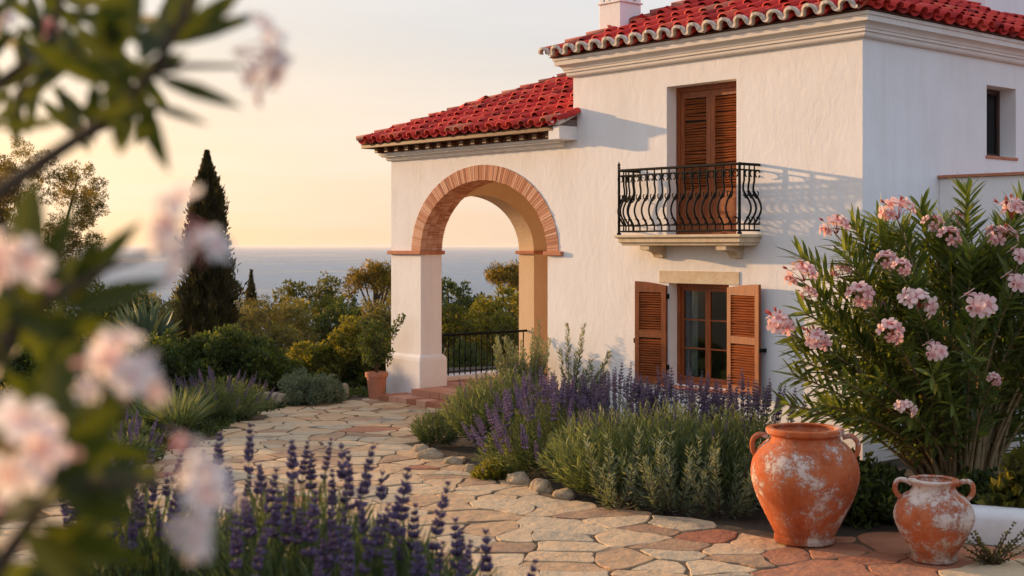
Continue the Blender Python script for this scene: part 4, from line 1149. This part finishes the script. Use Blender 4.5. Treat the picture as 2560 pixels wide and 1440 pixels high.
# left bed
lavender('grey green lavender with mauve spikes left of the path', (-4.50, 20.55, 0), .85, .7, .60, 330, 60, MLAV, spikes=SP_PALE, sc_=.8, tintb=.5, flat=.5, over=.04)
def grass_tuft(label, loc, r, h, n, mat=MGRS):
    root = empty('grass_tuft', label, 'ornamental grass', loc); b = MB()
    ph = R.uniform(0, 2*PI, n); til = R.uniform(.1, .9, n)
    D = np.stack([np.cos(ph)*til, np.sin(ph)*til, np.ones(n)], 1); P = np.stack([np.cos(ph)*.08, np.sin(ph)*.08, np.zeros(n)], 1)*R.uniform(0, 1, (n, 1))
    b.blade(P, D, h*R.uniform(.7, 1.3, n), .014, R.uniform(.2, .9, n), droop=R.uniform(.1, .6, n)); b.build('blades', mat, root); return root
grass_tuft('silvery arching grass tuft at the left edge of the path', (-4.72, 18.95, 0), .4, .62, 420)
grass_tuft('smaller grass tuft behind the arching one', (-5.35, 19.6, 0), .4, .5, 260)
make_shrub('santolina_bush', 'round silver green cushion bush at the bend of the path', 'shrub', (-3.42, 22.6, 0), .60, .5, .58, MROS, 60, 150, .05, .02, .13)
make_shrub('garden_shrub', 'wide dark green shrub with sunlit top behind the left lavender', 'shrub', (-5.15, 23.9, 0), 1.05, .9, 1.22, MDKG, 80, 240, .085, .05, .20)
make_shrub('garden_shrub', 'dark green shrub below the agave', 'shrub', (-6.4, 23.6, 0), 1.0, .9, 1.10, MDKG, 70, 230, .085, .05, .20)
make_shrub('garden_shrub', 'low dark shrub between the wide shrub and the silver cushion', 'shrub', (-4.25, 24.3, 0), .65, .6, .75, MDKG, 40, 200, .08, .045, .18)
make_shrub('garden_shrub', 'yellow green sunlit shrub behind the silver cushion bush', 'shrub', (-3.85, 26.2, -.05), .80, .6, .84, MYEL, 46, 170, .085, .05, .19)
make_shrub('garden_shrub', 'taller golden green shrub left of the potted plant', 'shrub', (-3.05, 25.9, -.05), .72, .65, 1.30, MYEL, 56, 170, .085, .05, .19)
make_shrub('garden_shrub', 'dark shrub directly behind the potted plant', 'shrub', (-2.6, 25.6, 0), .45, .5, 1.05, MDKG, 34, 170, .085, .045, .19)
make_shrub('garden_shrub', 'grey green round shrub at the far left behind the pink flowers', 'shrub', (-7.4, 21.6, 0), .55, .5, .75, MLAV, 40, 170, .06, .025, .17)
make_shrub('garden_shrub', 'dark spreading shrub at the far left edge', 'shrub', (-8.7, 22.6, 0), .95, .8, 1.25, MDKG, 60, 200, .09, .05, .22)
make_shrub('garden_shrub', 'dark low shrub left of the grass tufts', 'shrub', (-6.3, 20.2, 0), .8, .7, .55, MDKG, 50, 180, .08, .045, .18)
make_shrub('garden_shrub', 'low olive green shrub at the lower left edge', 'shrub', (-7.3, 18.8, 0), .8, .7, .7, MOLV, 44, 180, .08, .045, .18)
rosemary_sprigs('upright pale rosemary left of the dark shrub', (-6.45, 21.6, 0), [[(0, 0, 0), (dx*.6, dy*.6, .5), (dx, dy, hh)] for dx, dy, hh in [(random.uniform(-.35, .35), random.uniform(-.3, .3), random.uniform(.7, 1.15)) for _ in range(34)]], L=.10, Wd=.016)
lavender('small lavender with violet heads nearest the left edge of the path', (-4.75, 16.4, 0), .5, .5, .34, 120, 26, MLAV, spikes=SP_MID, sc_=.7, over=.03)
lavender('small lavender with violet heads left of the nearest one', (-5.5, 16.6, 0), .5, .5, .36, 110, 22, MLAV, spikes=SP_MID, sc_=.7, over=.03)
lavender('violet lavender tuft beside the grass tuft', (-5.15, 17.8, 0), .4, .4, .34, 90, 18, MLAV, spikes=SP_MID, sc_=.6, over=.03)
# low ground cover
gc = MB(); P = []; 
def bed_ok(x, y): return not inpoly(x, y)
cand = [(random.uniform(-11, -2.2), random.uniform(12, 28)) for _ in range(5200)]
cand = [c for c in cand if bed_ok(*c) and not (c[1] > 23.6 and c[0] > -2.4)]
for c in cand: 
    if mnoise.noise((c[0]*.9, c[1]*.9, 7)) > -.25: P.append((c[0], c[1], th1(*c)))
P = np.repeat(np.array(P), 12, axis=0)+R.normal(0, .07, (len(P)*12, 3))*np.array([1, 1, .35]); P[:, 2] = np.maximum(P[:, 2]+.03, .01+np.where(P[:, 1] > 28, -9, 0))
gc.leaf(P, rnd_dirs(len(P), 1.0), .10, .05, R.uniform(.1, .75, len(P)))
o = gc.build('ground_cover', MDKG); tag(o, 'low dark green ground cover over the left bed', 'ground cover'); o['kind'] = 'stuff'

# agave
ag = empty('agave', 'large blue green agave with gold edged leaves behind the dark shrubs', 'agave', (-7.45, 27.0, -.1)); b = MB()
n = 46; ph = np.arange(n)*2.39996; til = np.linspace(.12, 1.35, n)
D = np.stack([np.cos(ph)*til, np.sin(ph)*til, np.ones(n)*1.1], 1)
b.blade(np.stack([np.cos(ph)*.1, np.sin(ph)*.1, .55+0*ph], 1), D, np.linspace(1.25, .85, n), .17, np.clip(R.normal(.55, .25, n), 0, 1), droop=.10, fold=.35)
b.build('leaf_rosette', MAGV, ag); t_ = MB(); t_.tube([(0, 0, -.1), (0, 0, .7)], [.16, .14], 10); t_.build('stem', MBARK, ag)

# cypress
def make_cypress(label, loc, h, rmax, n, L, seed, group=None, name='cypress_tree'):
    root = empty(name, label, 'cypress', loc, group=group); b = MB()
    z = R.uniform(0, 1, n)**.9
    rad = rmax*np.clip(np.minimum((z+.02)*9, 1)*1.15*(1-z)**.62*(.5+.5*smooth(.0, .13, 1-z)), 0.03, 1)
    ph = R.uniform(0, 2*PI, n)
    lump = np.array([mnoise.noise((math.cos(p)*1.6, math.sin(p)*1.6, zz*h*1.3+seed)) for p, zz in zip(ph, z)])
    lump2 = np.array([mnoise.noise((math.cos(p)*4, math.sin(p)*4, zz*h*3.1+seed)) for p, zz in zip(ph, z)])
    rr = rad*(1+.55*lump+.55*lump2)*np.where(R.uniform(0, 1, n) < .12, R.uniform(.9, 1.25, n), R.uniform(.5, 1.0, n)**.5)
    P = np.stack([rr*np.cos(ph), rr*np.sin(ph), z*h], 1)
    D = np.stack([np.cos(ph)*.45, np.sin(ph)*.45, np.ones(n)], 1)+R.normal(0, .28, (n, 3))
    b.leaf(P, D, L*R.uniform(.6, 1.4, n)*(.45+.55*smooth(0, .2, 1-z)), L*.34*(.5+.5*smooth(0, .2, 1-z)), np.clip(.45+.5*lump2+R.normal(0, .15, n), 0, 1)); b.build('crown', MCYP, root)
    t = MB(); t.tube([(0, 0, -2), (0, 0, h*.5), (0, 0, h*.92)], [.14, .07, .02], 8); t.build('trunk', MBARK, root); return root
gz = lambda x, y: th1(x, y)
def at_px(px, Y): return (px-1280)/F*Y
cx = at_px(517, 34)
make_cypress('tall dark column cypress rising above the sea line', (cx, 34, gz(cx, 34)), 5.08-gz(cx, 34), .70, 24000, .16, 1.0)
cx = at_px(628, 72)
make_cypress('tiny distant cypress tip against the sea', (cx, 72, gz(cx, 72)), 1.35-gz(cx, 72), .55, 4000, .3, 4.0)

# pines and trees beyond the garden: (px, top row, Y, crown radius, crown height half, kind)
def tree_at(px, top, Y, rx, rz, mat, label, nclump=26, nleaf=230, L=.15, Wd=.05, crad=.5, kind='round', name='broadleaf_tree', cat='tree', seed=0):
    x = at_px(px, Y); z0 = gz(x, Y); ztop = H+(HOR-top)/F*Y; cz = ztop-z0-rz*1.05-crad*.5
    return make_tree(name, label, cat, (x, Y, z0), ztop-z0, (rx, rx, rz, cz), mat, nclump, nleaf, L, Wd, crad, kind=kind, seed=seed)
GT = 'trees on the slope towards the sea'
tree_at(95, 345, 40, 2.1, 2.1, MPINE, 'tall backlit pine with open lacy crown at the left edge', 120, 300, .10, .022, .31, name='pine_tree', cat='pine', seed=1)
tree_at(-120, 380, 42, 2.0, 2.0, MPINE, 'second backlit pine cut off by the left edge of the picture', 50, 400, .14, .026, .45, name='pine_tree', cat='pine', seed=2)
tree_at(655, 722, 44, 1.9, 1.6, MOLV, 'brown green olive tree right of the tall cypress', 46, 230, .12, .045, .42, name='olive_tree', cat='olive tree', seed=3)
tree_at(560, 735, 40, 1.2, 1.4, MOLV, 'olive tree with brown foliage close behind the tall cypress', 30, 200, .12, .045, .4, name='olive_tree', cat='olive tree', seed=31)
tree_at(775, 680, 50, 1.5, 1.4, MYEL, 'golden green tree standing highest between cypress and arch', 34, 230, .15, .07, .42, seed=4)
tree_at(855, 728, 42, .75, 1.1, MDKG, 'dark small tree right of the golden one', 24, 200, .11, .055, .30, seed=5)
tree_at(940, 655, 38, .75, .55, MPINE, 'pine with flat dark clumps touching the left edge of the villa', 18, 220, .12, .03, .30, kind='umbrella', name='pine_tree', cat='pine', seed=6)
tree_at(930, 745, 36, .8, 1.3, MOLV, 'brown leafed tree under the flat topped pine', 34, 230, .11, .05, .34, seed=7)
tree_at(720, 800, 36, 1.3, 1.3, MOLV, 'low brown olive tree behind the yellow green shrub', 36, 230, .11, .045, .36, name='olive_tree', cat='olive tree', seed=8)
tree_at(850, 820, 33, .9, 1.3, MOLV, 'small olive tree behind the tall golden shrub', 30, 220, .10, .045, .32, name='olive_tree', cat='olive tree', seed=9)
tree_at(1130, 682, 46, .95, 1.1, MDKG, 'dark tree seen through the arch on its left side', 24, 230, .13, .07, .36, seed=10)
tree_at(1275, 650, 48, 1.0, .7, MPINE, 'pine seen through the arch on its right side', 20, 230, .13, .035, .32, kind='umbrella', name='pine_tree', cat='pine', seed=11)
tree_at(1240, 700, 40, 1.15, 1.5, MYEL, 'broad sunlit green tree filling the right of the arch', 46, 230, .12, .06, .34, seed=12)
tree_at(1150, 735, 37, .75, 1.3, MYEL, 'lower sunlit tree in the middle of the arch', 32, 230, .11, .055, .32, seed=13)
tree_at(1330, 740, 36, 1.3, 1.5, MYEL, 'sunlit tree half hidden behind the right side of the arch', 34, 230, .11, .055, .34, seed=14)
tree_at(1190, 840, 33, 1.2, 1.3, MDKG, 'dark low tree directly behind the loggia railing', 40, 230, .11, .055, .32, seed=15)
tree_at(390, 690, 52, 1.9, 1.3, MOLV, 'rounded tree just left of the cypress', 34, 220, .16, .06, .5, seed=16)
tree_at(290, 715, 47, 1.6, 1.5, MDKG, 'dark rounded tree behind the agave', 34, 220, .14, .07, .45, seed=17)
tree_at(170, 690, 50, 1.9, 1.4, MDKG, 'dark tree under the lacy pine', 34, 220, .14, .07, .45, seed=18)
tree_at(40, 700, 46, 2.0, 1.6, MOLV, 'olive tree in the left corner below the pines', 36, 220, .14, .06, .45, name='olive_tree', cat='olive tree', seed=19)
tree_at(470, 740, 38, 1.2, 1.4, MOLV, 'olive tree in front of the rounded tree, left of the cypress foot', 32, 220, .12, .05, .4, name='olive_tree', cat='olive tree', seed=20)
tree_at(250, 790, 34, 1.6, 1.5, MOLV, 'low olive tree left of the agave', 40, 220, .12, .05, .4, name='olive_tree', cat='olive tree', seed=21)
tree_at(80, 790, 33, 1.7, 1.6, MDKG, 'low dark tree at the left edge above the bed', 40, 220, .12, .06, .4, seed=22)
tree_at(1010, 690, 44, 1.0, 1.4, MOLV, 'olive tree hidden for the most part by the left pier', 30, 220, .12, .05, .4, name='olive_tree', cat='olive tree', seed=23)
tree_at(610, 850, 31, 1.4, 1.1, MOLV, 'low brown scrub oak at the cypress foot', 40, 220, .10, .045, .34, seed=24)

# ------------------------------------------------------------------ oleander
def petal_cluster(nfl, size, mat, bud, spread=1.0, name='flower_cluster', fsz=1.0):
    b = MB()
    for i in range(nfl):
        d = rnd_dirs(1, .9)[0]; c = d*size*spread*random.uniform(.35, .95); c[2] *= .75
        b.tube([(0, 0, -size*.5), tuple(c*.5), tuple(c)], size*.018, 4, .2, 1)
        ax = np.cross(d, [.3, .2, .9]); ax /= np.linalg.norm(ax); ay = np.cross(d, ax)
        fs = size*random.uniform(.36, .50)*fsz
        if random.random() < .22:   # bud
            b.leaf([c]*5, [d+ax*.15*math.cos(k*1.26)+ay*.15*math.sin(k*1.26) for k in range(5)], fs*.9, fs*.30, .3, 1); continue
        base_t = random.uniform(.45, 1.0)
        for k in range(5):
            a = k*2*PI/5+random.uniform(-.12, .12); u = ax*math.cos(a)+ay*math.sin(a); v_ = -ax*math.sin(a)+ay*math.cos(a)
            cup = random.uniform(.12, .45)
            rows = []
            for t, wd, lift in ((.0, .05, 0), (.35, .22, cup*.30), (.75, .34, cup*.42), (1.0, .20, cup*.32+.04)):
                m_ = c+(u*t+d*lift)*fs; w2 = v_*wd*fs*1.05; rows += [m_-w2+d*fs*.05, m_, m_+w2-d*fs*.02]
            V = np.array(rows)
            b.add(V, np.array([(0, 1, 4, 3), (1, 2, 5, 4)]), .12, 0)
            b.add(V, np.array([(3, 4, 7, 6), (4, 5, 8, 7)]), base_t*.8, 0)
            b.add(V, np.array([(6, 7, 10, 9), (7, 8, 11, 10)]), base_t, 0)
    return b.build(name, [mat, bud], None, link=False, smooth=True)

CL = [petal_cluster(12, .185, MPINK, MBUD) for _ in range(3)] + [petal_cluster(9, .185, MPINK2, MBUD) for _ in range(2)]
ole = empty('oleander_bush', 'tall oleander bush with many pink flower clusters against the villa corner', 'oleander', (4.55, 13.5, 0))
base = np.array([4.55, 13.5, 0])
flw = [(2240, 540, 13.0, .98), (2085, 580, 13.2, .85), (2000, 700, 13.0, .95), (2018, 748, 13.0, .5), (1950, 822, 12.9, 1.0), (2042, 862, 12.8, .95), (2150, 748, 12.7, .95), (2215, 662, 12.9, .8), (2252, 678, 12.6, .65), (2100, 690, 13.1, .6),
       (2292, 765, 12.4, 1.1), (2440, 775, 12.3, 1.15), (2535, 720, 12.5, .9), (2225, 838, 12.4, .9), (2335, 888, 12.2, .8), (2262, 1028, 12.3, .6), (2480, 958, 12.3, .5), (2530, 540, 13.0, .9), (2500, 605, 12.8, .8), (2548, 655, 12.6, .9),
       (2372, 604, 13.0, .95), (2395, 560, 13.3, .8), (2330, 572, 13.3, .8), (2600, 600, 12.8, 1.0), (2660, 700, 12.8, 1.0), (2700, 820, 12.7, 1.0), (2460, 655, 13.3, .7), (2190, 780, 13.2, .6)]
tips = []
for px, py, Y, s in flw: tips.append((W(px, py, Y)-base, s))
# plain leafy tips through the whole bush
plain = [(2420, 478, 13.0), (2130, 560, 13.2), (2200, 600, 13.1), (2300, 520, 13.4), (2560, 500, 13.4), (2000, 640, 13.1), (2010, 780, 12.9), (1960, 1010, 13.0), (1985, 940, 12.9), (2000, 900, 12.8), (2060, 1010, 12.7), (2120, 960, 12.5), (2140, 1040, 12.6), (2380, 1010, 12.3), (2430, 890, 12.2), (2330, 940, 12.2), (2200, 950, 12.5), (1990, 870, 13), (2110, 640, 13)]
for px, py, Y in plain: tips.append((W(px, py, Y)-base, 0))
for i in range(88):
    while True:
        d = rnd_dirs(1, .15)[0]; r_ = random.uniform(.55, 1.0)
        p = np.array([d[0]*2.0*r_, d[1]*1.15*r_, 1.85+d[2]*1.35*r_])
        if p[2] > 1.0 and not (p[0] < -1.0 and p[2] > 2.0) and not (p[0] < -1.45 and p[2] > 1.2): break
    tips.append((p, 0))
fol = MB(); stm = MB()
for p, s in tips:
    ph = math.atan2(p[1], p[0]); b0 = np.array([.20*math.cos(ph)+random.uniform(-.12, .12), .18*math.sin(ph)+random.uniform(-.1, .1), 0])
    hd = math.hypot(p[0], p[1])
    mid = np.array([p[0]*.36, p[1]*.36, p[2]*.62+.10*hd])
    tt = np.linspace(0, 1, 12); C = ((1-tt)**2)[:, None]*b0+(2*tt*(1-tt))[:, None]*mid+(tt**2)[:, None]*p
    stm.tube(C, np.linspace(.024, .007, 12), 6)
    ln = np.linalg.norm(np.diff(C, axis=0), axis=1).sum()
    leafy = min(.62, 1.05/ln) if s == 0 else min(.55, .95/ln); nw = int(leafy*ln/.044)
    t2 = np.repeat(np.linspace(1-leafy, .995 if s == 0 else .93, nw), 3)
    Q = ((1-t2)**2)[:, None]*b0+(2*t2*(1-t2))[:, None]*mid+(t2**2)[:, None]*p
    Tn = (2*(1-t2))[:, None]*(mid-b0)+(2*t2)[:, None]*(p-mid); Tn /= np.linalg.norm(Tn, axis=1)[:, None]
    n = len(t2); a = np.tile([0, 2.094, 4.189], nw)+np.repeat(np.arange(nw)*1.05, 3)+R.normal(0, .2, n)
    ref = np.array([.3, .1, .95]); A = np.cross(Tn, ref); A /= np.linalg.norm(A, axis=1)[:, None]; B = np.cross(Tn, A)
    rd = A*np.cos(a)[:, None]+B*np.sin(a)[:, None]
    op = .62+.55*(1-(t2-(1-leafy))/leafy)
    keep = R.uniform(0, 1, n) < np.where(t2 > 1-leafy*.5, 1, .75)
    fol.blade(Q[keep], (Tn*.9+rd*op[:, None])[keep], (.26*R.uniform(.75, 1.2, n))[keep], .044, np.clip(.42+R.normal(0, .2, n), 0, 1)[keep], droop=R.uniform(0, .22, n)[keep])
    if s:
        dd = Vector(tuple(Tn[-1]*.7+np.array([-.1, -.45, .35]))).to_track_quat('Z', 'Y')
        inst(random.choice(CL[:3] if (p[1] > -.9 and random.random() < .8) else CL[3:]+CL[:1]), ole, tuple(p+np.array([0, -.03, .04])), dd, s*random.uniform(.9, 1.05))
fol.build('foliage', MOLE, ole); stm.build('stem', MSTEM, ole, smooth=True)

# undergrowth around the jars
make_shrub('ivy_plant', 'dark leafy undergrowth between the two jars under the oleander', 'plant', (3.35, 13.1, 0), .55, .35, .62, MDKG, 30, 130, .085, .06, .16)
make_shrub('ivy_plant', 'dark leafy undergrowth below the oleander stems', 'plant', (4.5, 12.95, 0), .7, .4, .35, MDKG, 30, 110, .085, .06, .16)
make_shrub('ivy_plant', 'low dark plant left of the oleander, behind the big jar', 'plant', (2.95, 14.1, 0), .40, .35, .62, MDKG, 24, 120, .08, .05, .15)
make_shrub('broadleaf_plant', 'light green broad leafed plant at the right edge behind the low wall', 'plant', (4.75, 12.25, .1), .26, .2, .72, MYEL, 16, 36, .13, .11, .15)
rosemary_sprigs('dry seedling with thin stems before the low white wall', (4.0, 11.15, .02), [[(random.uniform(-.05, .05), 0, 0), (dx*.5, dy*.5, hh*.6), (dx, dy, hh)] for dx, dy, hh in [(random.uniform(-.35, .35), random.uniform(-.15, .1), random.uniform(.1, .38)) for _ in range(22)]], MOLV, L=.045, Wd=.022, step=.03, name='dry_seedling', cat='plant')

# ------------------------------------------------------------------ near lavender on the bank
def near_lav(label, loc, rx, ry, h, nst, spikes_, extra):
    root = empty('lavender_bush', label, 'lavender', loc, group='lavender on the near bank')
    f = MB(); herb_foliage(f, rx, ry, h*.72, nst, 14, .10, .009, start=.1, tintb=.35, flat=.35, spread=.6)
    # long bare flower stalks
    n = nst
    ph = R.uniform(0, 2*PI, n); rho = np.sqrt(R.uniform(0, 1, n)); tip = np.stack([rx*rho*np.cos(ph), ry*rho*np.sin(ph), h*.9*(1-.3*rho**2)*R.uniform(.6, 1, n)], 1)
    P = tip*np.array([.3, .3, 0]); f.blade(P, tip-P, np.linalg.norm(tip-P, axis=1), .010, R.uniform(.3, .9, n), droop=.03)
    f.build('foliage', MLAV, root)
    l = np.array(loc)
    for px, py, Y, s in spikes_:
        tipw = W(px, py, Y)-l; d = np.array([tipw[0]*.5+random.uniform(-.08, .34), tipw[1]*.3+random.uniform(-.15, .15), 1.0]); d /= np.linalg.norm(d)
        put_spike(root, SP_NEAR, tipw-d*.11*s, d, s)
    for _ in range(extra):
        a, rr_ = random.uniform(0, 2*PI), math.sqrt(random.random()); p = np.array([rx*rr_*math.cos(a), ry*rr_*math.sin(a), h*(1-.28*rr_*rr_)*random.uniform(.72, .92)])
        d = np.array([p[0]*.6+random.uniform(-.15, .3), p[1]*.5+random.uniform(-.2, .2), 1.0]); d /= np.linalg.norm(d); put_spike(root, SP_NEAR, p, d, random.uniform(.7, 1.2))
    return root
zb = 1.20
near_lav('near lavender bush with crowded violet heads left of the middle, tallest on the bank', (-.78, 4.75, zb), .34, .34, .80, 330,
    [(625, 1072, 4.6, 1.25), (548, 1092, 4.8, 1.1), (655, 1148, 4.5, 1.1), (730, 1093, 4.7, 1.2), (690, 1180, 4.4, 1.1), (765, 1128, 4.8, .95), (700, 1235, 4.2, 1.2), (610, 1240, 4.3, 1.2), (590, 1300, 4.1, 1.25), (660, 1340, 4.1, 1.2), (520, 1190, 4.6, 1.1), (570, 1160, 4.6, 1.1)], 10)
near_lav('near lavender bush with slanting violet spikes before the path', (-.42, 4.45, zb), .32, .32, .68, 300,
    [(850, 1082, 4.7, 1.45), (872, 1160, 4.5, 1.2), (925, 1150, 4.5, 1.3), (958, 1155, 4.6, 1.2), (785, 1265, 4.2, 1.3), (830, 1200, 4.6, 1.0), (900, 1250, 4.3, 1.2), (830, 1300, 4.2, 1.1), (795, 1370, 4.1, 1.3), (870, 1355, 4.1, 1.2), (940, 1320, 4.2, 1.2)], 8)
near_lav('near lavender bush at the right end of the bank, lowest of the three', (-.16, 4.15, zb), .32, .30, .55, 230,
    [(1015, 1208, 4.4, 1.35), (985, 1240, 4.3, 1.2), (1038, 1268, 4.4, 1.1), (1112, 1243, 4.4, 1.4), (1138, 1305, 4.3, 1.2), (1045, 1345, 4.1, 1.3), (1215, 1335, 4.2, 1.35), (1337, 1408, 4.2, 1.2), (965, 1365, 4.1, 1.2), (1100, 1390, 4.0, 1.2)], 5)
near_lav('near lavender bush behind the blurred oleander flowers', (-1.30, 5.05, zb), .46, .36, .70, 320,
    [(330, 1150, 5.0, 1.0), (380, 1130, 5.1, 1.0), (420, 1165, 4.9, 1.0), (290, 1190, 4.9, 1.0), (470, 1180, 4.8, 1.1), (440, 1230, 4.7, 1.1), (345, 1225, 4.8, 1.1), (300, 1260, 4.8, 1.0), (395, 1200, 5.0, .9), (500, 1130, 5.0, 1.0)], 42)

# ------------------------------------------------------------------ near oleander (out of focus)
no = empty('oleander_bush', 'out of focus oleander at the near left with pale flowers and long leaves', 'oleander', (-1.25, 1.15, 1.2))
nb_ = np.array([-1.25, 1.15, 1.2])
lf = MB(); sm = MB()
def stem_px(pts, r0, r1, Y=1.2):
    P = [W(p[0], p[1], p[2] if len(p) > 2 else Y)-nb_ for p in pts]; sm.tube(P, np.linspace(r0, r1, len(P)), 8)
def leaf_px(a, b, wd=.021, Y=1.2, tint=.45):
    Ya = Y+random.uniform(-.06, .06); Yb = Y+random.uniform(-.05, .05)
    A = W(a[0], a[1], Ya)-nb_; B = W(b[0], b[1], Yb)-nb_; d = B-A; L = np.linalg.norm(d)
    lf.blade([A], [d], [L], [wd*.95], [tint], droop=random.uniform(-.05, .08), up=np.array([random.uniform(-.4, .4), -1, random.uniform(-.5, .5)]))
# framework of stems, rooted on the bank
sm.tube([(0, 0, 0), (.05, .0, .5), W(-180, 760, 1.2)-nb_, W(-30, 500, 1.2)-nb_, W(120, 395, 1.2)-nb_, W(280, 290, 1.18)-nb_, W(385, 180, 1.15)-nb_, W(470, 20, 1.15)-nb_, W(520, -120, 1.15)-nb_], [.014, .011, .009, .008, .007, .006, .005, .004, .003], 8)
sm.tube([(.02, 0, 0), (.1, .0, .35), W(-120, 1100, 1.1)-nb_, W(40, 800, 1.1)-nb_, W(130, 740, 1.1)-nb_], [.014, .011, .008, .006, .004], 8)
sm.tube([(.03, 0, 0), (.2, -.05, .2), W(-60, 1500, 1.05)-nb_, W(80, 1300, 1.05)-nb_, W(140, 1200, 1.02)-nb_], [.014, .011, .008, .006, .004], 8)
stem_px([(-60, 250), (60, 160), (130, 90), (170, -60)], .006, .003, 1.3)
stem_px([(385, 180), (470, 165), (600, 165)], .004, .002, 1.17)
stem_px([(150, 740), (270, 670), (420, 620)], .004, .002, 1.1)
stem_px([(130, 1210), (220, 1050), (290, 950)], .0035, .002, 1.02)
stem_px([(140, 1220), (300, 1200), (450, 1220)], .004, .002, .98)
stem_px([(60, 330), (40, 240), (70, 190)], .004, .003, 1.3)
for a, b, wd in [((385, 190), (608, 270), .016), ((400, 115), (665, 40), .019), ((345, 230), (422, 432), .022), ((315, 235), (300, 388), .024), ((360, 255), (525, 315), .011), ((300, 150), (238, 12), .022), ((285, 130), (292, -80), .026),
                 ((340, 110), (335, -90), .026), ((420, 90), (500, -60), .024), ((440, 110), (610, -30), .022), ((200, 160), (95, 135), .012), ((250, 210), (60, 90), .02), ((60, 140), (165, 165), .012), ((-20, 60), (60, -40), .02),
                 ((160, 300), (-20, 320), .012), ((310, 180), (180, 60), .024), ((350, 160), (430, 10), .026), ((330, 200), (470, 130), .02), ((260, 260), (330, 180), .024), ((230, 300), (350, 260), .02)]:
    leaf_px(a, b, wd, 1.18)
for a, b, wd in [((55, 700), (85, 448), .034), ((80, 730), (205, 508), .024), ((185, 760), (245, 575), .018), ((150, 770), (352, 553), .026), ((160, 775), (430, 700), .022), ((40, 760), (-70, 560), .03), ((100, 760), (20, 640), .028),
                 ((120, 790), (300, 830), .024), ((60, 800), (-80, 780), .028), ((110, 760), (210, 640), .028)]:
    leaf_px(a, b, wd, 1.1)
for a, b, wd in [((115, 1210), (135, 890), .040), ((140, 1215), (322, 968), .030), ((120, 1250), (420, 1165), .034), ((60, 1210), (-70, 960), .034), ((90, 1300), (370, 1400), .03), ((60, 1330), (250, 1480), .03), ((80, 1280), (-60, 1180), .03), ((150, 1250), (360, 1290), .026), ((100, 1270), (200, 1060), .034)]:
    leaf_px(a, b, wd, 1.0)
for i in range(58):     # crowded shoots in the upper left
    a = (random.uniform(-60, 400), random.uniform(-40, 260)); th_ = random.uniform(0, 2*PI); L_ = random.uniform(110, 230)
    leaf_px(a, (a[0]+L_*math.cos(th_), a[1]+L_*math.sin(th_)*.8), .018, random.uniform(1.25, 1.6), random.uniform(.2, .8))
for i in range(60):     # leafy mass low on the left
    a = (random.uniform(-120, 170), random.uniform(760, 1480)); th_ = random.uniform(0, 2*PI); L_ = random.uniform(150, 300)
    leaf_px(a, (a[0]+L_*math.cos(th_), a[1]+L_*math.sin(th_)), .024, random.uniform(1.05, 1.5), random.uniform(.2, .9))
lf.build('foliage', MOLEF, no); sm.build('stem', MBARK, no, smooth=True)
FN = [petal_cluster(4, .036, MWHT, MPINK2, .9, fsz=1.35), petal_cluster(6, .042, MWHT, MPINK2, .9, fsz=1.25), petal_cluster(5, .040, MPINK, MBUD, .9, fsz=1.3)]
for px, py, Y, s, k in [(635, 135, 1.17, 1.0, 1), (650, 190, 1.17, .6, 0), (465, 570, 1.02, .95, 1), (495, 640, 1.0, .8, 0), (15, 680, .95, .9, 1), (290, 905, .95, .8, 1), (350, 935, .95, .85, 0), (375, 985, .95, .45, 1), (215, 975, .97, .45, 0), (40, 1120, .88, 1.1, 1),
                        (450, 1170, .92, .85, 1), (500, 1240, .9, .85, 1), (480, 1330, .92, .75, 0), (500, 1395, .92, .35, 0), (430, 1110, .95, .45, 2), (125, 75, 1.35, .55, 2), (190, 150, 1.35, .35, 2), (15, 60, 1.35, .5, 0), (110, 1370, 1.0, .4, 0), (555, 20, 1.2, .3, 2)]:
    inst(FN[k], no, tuple(W(px, py, Y)-nb_), (random.uniform(.9, 1.9), random.uniform(-.5, .5), random.uniform(0, 6)), s*(.78 if py > 700 else .9))

# ------------------------------------------------------------------ sea air
hz_ = MB(); hz_.box(-61000, 61000, -200, 91000, -48, 12)
hm_ = bpy.data.materials.new('sea_haze'); hm_.use_nodes = True; hn = hm_.node_tree; hn.nodes.remove(hn.nodes['Principled BSDF'])
pv = hn.nodes.new('ShaderNodeVolumePrincipled'); pv.inputs['Color'].default_value = (.95, .90, .86, 1); pv.inputs['Density'].default_value = 4e-5; pv.inputs['Anisotropy'].default_value = .3
hn.links.new(pv.outputs[0], hn.nodes['Material Output'].inputs['Volume'])
ho = hz_.build('haze', hm_); ho['kind'] = 'stuff'; ho['label'] = 'thin warm sea haze towards the horizon'; ho['category'] = 'haze'
